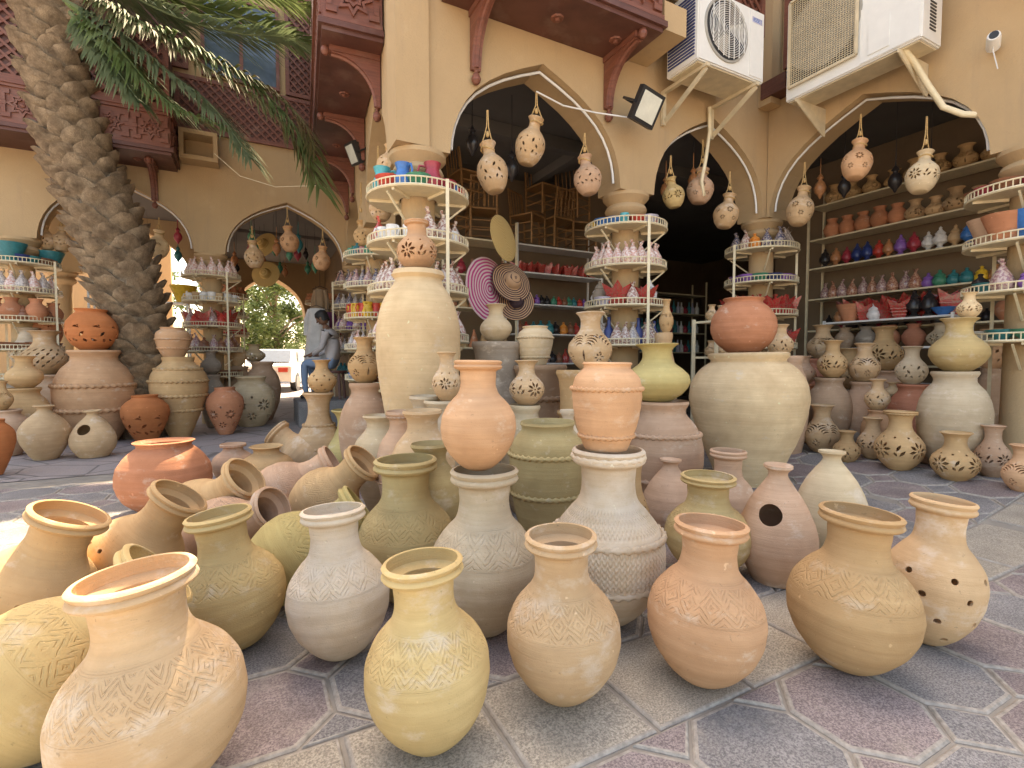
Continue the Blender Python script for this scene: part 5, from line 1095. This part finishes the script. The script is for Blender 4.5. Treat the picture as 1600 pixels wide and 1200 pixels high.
# ------------------------------------------------------------ the seated man
def person():
    root = empty('person', W(1.22, 8.72, .38)); root.rotation_euler = (0,0,0)
    tag(root, 'man with dark hair in a pale shirt and jeans sitting with bowed head', 'person')
    sk = [((0,0,.60),.135),((-.02,0,.80),.135),((-.06,0,.98),.15),((-.10,0,1.10),.11),((-.13,0,1.17),.055),((-.16,0,1.24),.055),
          ((-.05,.10,.58),.095),((-.44,.12,.60),.075),((-.42,.12,.28),.052),((-.40,.12,.06),.042),((-.50,.12,.035),.038),
          ((-.05,-.10,.58),.095),((-.46,-.11,.60),.075),((-.46,-.11,.28),.052),((-.43,-.11,.06),.042),((-.54,-.11,.035),.038),
          ((-.08,.18,1.06),.065),((-.12,.23,.84),.048),((-.30,.14,.74),.036),((-.37,.10,.72),.030),
          ((-.08,-.18,1.06),.065),((-.12,-.24,.84),.048),((-.31,-.14,.74),.036),((-.38,-.09,.72),.030)]
    ed = [(0,1),(1,2),(2,3),(3,4),(4,5),(0,6),(6,7),(7,8),(8,9),(9,10),(0,11),(11,12),(12,13),(13,14),(14,15),(3,16),(16,17),(17,18),(18,19),(3,20),(20,21),(21,22),(22,23)]
    for base in (19, 23):                     # five short fingers on each hand
        hx, hy, hz = sk[base][0]
        for k in range(5):
            n0 = len(sk); dy = (k-2)*.016; ln = (.035,.055,.06,.055,.045)[k]
            sk.append(((hx-.04,hy+dy,hz+.0),.010)); sk.append(((hx-.04-ln*.6,hy+dy*1.2,hz-.006),.009)); sk.append(((hx-.04-ln,hy+dy*1.2,hz-.03),.008)); ed += [(base,n0),(n0,n0+1),(n0+1,n0+2)]
    me = bpy.data.meshes.new('body'); me.from_pydata([p for p, r in sk], ed, []); o = bpy.data.objects.new('body_tmp', me); col.objects.link(o)
    o.modifiers.new('s', 'SKIN'); o.modifiers.new('u', 'SUBSURF').levels = 2
    for i, (p, r) in enumerate(sk): me.skin_vertices[0].data[i].radius = (r, r)
    me.skin_vertices[0].data[0].use_root = True
    m2 = bpy.data.meshes.new_from_object(o.evaluated_get(bpy.context.evaluated_depsgraph_get())); bpy.data.objects.remove(o)
    b = link('body', m2, None, root)
    for m in (SHIRT, JEANS, SKIN, BLACK): m2.materials.append(m)
    for f in m2.polygons:
        c = f.center; f.use_smooth = True; f.material_index = 0
        if c.z < .12: f.material_index = 3
        elif c.z < .665: f.material_index = 1
        elif c.z > 1.15 or (c.x < -.30 and c.z < .80): f.material_index = 2
    h = MB().lathe([(0,-.115),(.045,-.105),(.07,-.06),(.078,0),(.082,.05),(.07,.095),(.035,.118),(0,.122)], 20); V = np.array(h.v)
    V[:,0] *= 1.15; fr = V[:,0] < -.04; V[fr & (V[:,2] < -.02), 0] *= .93; h.v = [tuple(v) for v in V]
    h.add([(-.085,-.012,.02),(-.085,.012,.02),(-.115,.016,-.028),(-.115,-.016,-.028),(-.085,0,-.035)], [(0,1,2,3),(3,2,4),(0,3,4),(1,4,2)])
    h.box((-.088,-.024,-.066),(-.07,.024,-.054))
    for s in (-1,1): h.add([tuple(Vector(v)*.028+Vector((.005,s*.078,-.005))) for v in ((1,0,0),(-1,0,0),(0,s*.6,0),(0,0,1.3),(0,0,-1.3))], [(0,2,3),(2,1,3),(0,4,2),(2,4,1)])
    M = Matrix.Translation((-.20,0,1.335)) @ Matrix.Rotation(R_(-28), 4, 'Y'); h.xf(M).build('head', SKIN, root, 180)
    hr = MB().lathe([(.081,-.02),(.089,.03),(.09,.06),(.078,.105),(.04,.13),(0,.136)], 22); V = np.array(hr.v); V[:,0] = V[:,0]*1.17+.012; lo = V[:,2] < .0; V[lo & (V[:,0] > 0), 2] -= .05; V[lo & (V[:,0] < -.03), 2] += .065; hr.v = [tuple(v) for v in V]; hr.xf(M).build('hair', HAIR, root, 180)
    ey = MB()
    for s in (-1,1): ey.lathe([(0,-.01),(.01,0),(0,.01)], 8, (-.084,s*.032,.008))
    ey.xf(M).build('eyes', BLACK, root)
person()
r = empty('stool', W(1.22,8.72,.381)); tag(r, 'dark wooden stool under the seated man', 'stool')
MB().lathe([(0,.43),(.19,.43),(.2,.445),(.19,.47),(0,.47)], 20).build('seat', WOOD2, r)
for k in range(4): a = k*1.571+.78; MB().bar((.17*math.cos(a),.17*math.sin(a),0),(.14*math.cos(a),.14*math.sin(a),.43),.035).build('leg', WOOD2, r)
def robe(x, y, D, c, label, Hh=.95, w=.42):
    b = MB(); n = 30; rows = 8
    for i in range(rows):
        s = i/(rows-1); ww = w*(.55+.45*s)
        for k in range(n): a = 2*math.pi*k/n; q = 1+.16*s*math.sin(a*6+i*.3); b.v.append((ww/2*math.cos(a)*q, .075*math.sin(a)*q*(1+s), -Hh*s))
    b.f = [(i*n+k,(i+1)*n+k,(i+1)*n+(k+1)%n,i*n+(k+1)%n) for i in range(rows-1) for k in range(n)]+[tuple(range(n))]
    root = empty('hanging_robe', at_d(x,y,D)); tag(root, label, 'robe'); b.build('cloth', plain('cloth_'+c, dict(white=(.62,.60,.58),maroon=(.20,.05,.12),brown=(.30,.2,.12))[c], .95), root, 180)
    for s in (-1,1): MB().tube([(s*w*.26,0,-.02),(s*w*.42,0,-.2),(s*w*.44,0,-.48)], [.045,.05,.05], 8).build('sleeve', root.children[0].data.materials[0], root, 60)
    MB().tube([(-.15,0,0),(0,0,.06),(.15,0,0)], .006, 5).tube([(0,0,.06),(0,0,.4)], .004, 4).build('hanger', DARK, root)
robe(494,482,9.0,'white','long white robe hanging behind the seated man'); robe(512,488,9.3,'maroon','maroon robe hanging behind the seated man',.8,.34); robe(500,452,9.5,'brown','brown cloth hanging above the white robe',.5,.3)
# ------------------------------------------------------------ beyond the passage
def car():
    r = empty('parked_car', at_d(440,607,18.2)); r.location.z = 0; r.rotation_euler = (0,0,R_(100)); tag(r, 'white car parked in the sun beyond the passage', 'car')
    prof = [(-2.1,.35),(-2.15,.62),(-2.05,.86),(-1.5,.95),(-.95,1.42),(.55,1.46),(1.25,1.0),(1.95,.88),(2.12,.68),(2.1,.35)]; b = MB(); n = len(prof)
    for s, k in ((-.86,0),(-.80,1),(.80,1),(.86,0)): b.v += [(x*(1 if k else .985), s*(1-.20*max(0, z-.95)/.5), z+(.0 if k else -.03)) for x, z in prof]
    b.f = [(j*n+i,(j+1)*n+i,(j+1)*n+(i+1)%n,j*n+(i+1)%n) for j in range(3) for i in range(n)]+[tuple(range(n)), tuple(range(4*n-1,3*n-1,-1))]; b.build('body', WHITE, r, 40)
    MB().add([(-1.52,-.7,.98),(-1.52,.7,.98),(-1.0,.6,1.39),(-1.0,-.6,1.39)],[(0,1,2,3)]).build('rear_window', GLASS, r).location = (-.02,0,.012); MB().add([(1.27,-.7,1.01),(1.27,.7,1.01),(.6,.6,1.43),(.6,-.6,1.43)],[(3,2,1,0)]).build('windscreen', GLASS, r).location = (.02,0,.012)
    for s in (-1,1):
        MB().add([(-1.2,s*.862,1.0),(.95,s*.862,1.0),(.45,s*.79,1.38),(-.85,s*.79,1.38)],[(0,1,2,3)]).build('side_window', GLASS, r).location = (0,s*.012,0)
        for x in (-1.3,1.3): w = MB().lathe([(0,-.1),(.2,-.1),(.31,-.09),(.32,0),(.31,.09),(.2,.1),(0,.1)], 20).xf(Matrix.Translation((x,s*.78,.32)) @ Matrix.Rotation(math.pi/2,4,'X')).build('wheel', BLACK, r); MB().lathe([(0,.0),(.19,.0),(.2,-.01)],16).xf(Matrix.Translation((x,s*.885,.32)) @ Matrix.Rotation(math.pi/2,4,'X')).build('rim', ACG, w)
        MB().box((-2.17,s*.62-.14,.66),(-2.08,s*.62+.14,.80)).build('tail_light', COLM['red'], r); MB().box((2.02,s*.62-.16,.66),(2.13,s*.62+.16,.78)).build('headlight', GLASSW, r)
    MB().box((-2.19,-.26,.50),(-2.15,.26,.61)).build('number_plate', COLM['yellow'], r)
car()
def tree(x, D, Hh, Rr, seed, label):
    rs = random.Random(seed); r = empty('leafy_tree', ((x-800)/F_PX*D, D, 0)); tag(r, label, 'tree', None); b = MB().tube([(0,0,-.05),(.05,0,Hh*.3),(-.1,.1,Hh*.55),(0,0,Hh*.8)], [.2,.16,.11,.05], 8)
    for k in range(7): a = k*.9; b.tube([(0,0,Hh*(.3+.05*k)),(Rr*.35*math.cos(a),Rr*.35*math.sin(a),Hh*(.45+.05*k)),(Rr*.7*math.cos(a),Rr*.7*math.sin(a),Hh*(.5+.06*k))], [.08,.05,.02], 6)
    b.build('trunk', BOOT, r, 60); c = MB()
    cl = [(rs.gauss(0,.45)*Rr, rs.gauss(0,.45)*Rr, Hh*rs.uniform(.22,1.0)) for _ in range(70)]
    for q in cl:
        for _ in range(150):
            p = Vector(q)+Vector((rs.gauss(0,.26),rs.gauss(0,.26),rs.gauss(0,.22))); a = Vector((rs.uniform(-1,1),rs.uniform(-1,1),rs.uniform(-.6,.6))).normalized()*.12; d = a.cross(Vector((rs.uniform(-1,1),rs.uniform(-1,1),1))).normalized()*.06; c.add([p-a,p+d,p+a,p-d],[(0,1,2,3)])
    c.build('crown', LG[0], r)
tree(432,26,6.5,2.6,1,'green tree standing behind the white car'); tree(360,30,6.5,2.6,2,'green tree glimpsed through the left side of the passage'); tree(520,34,6,2.4,4,'green tree far behind the seated man')
fw = MB().box((-16,19,0),(-2.2,19.3,6.2)).box((-16.1,18.9,6.201),(-2.1,19.4,6.4)); fw.v = [tuple(W(*v)) for v in fw.v]; tag(fw.build('courtyard_wall', PLASTER), 'high tan plaster wall seen through the arches behind the palm', 'wall')
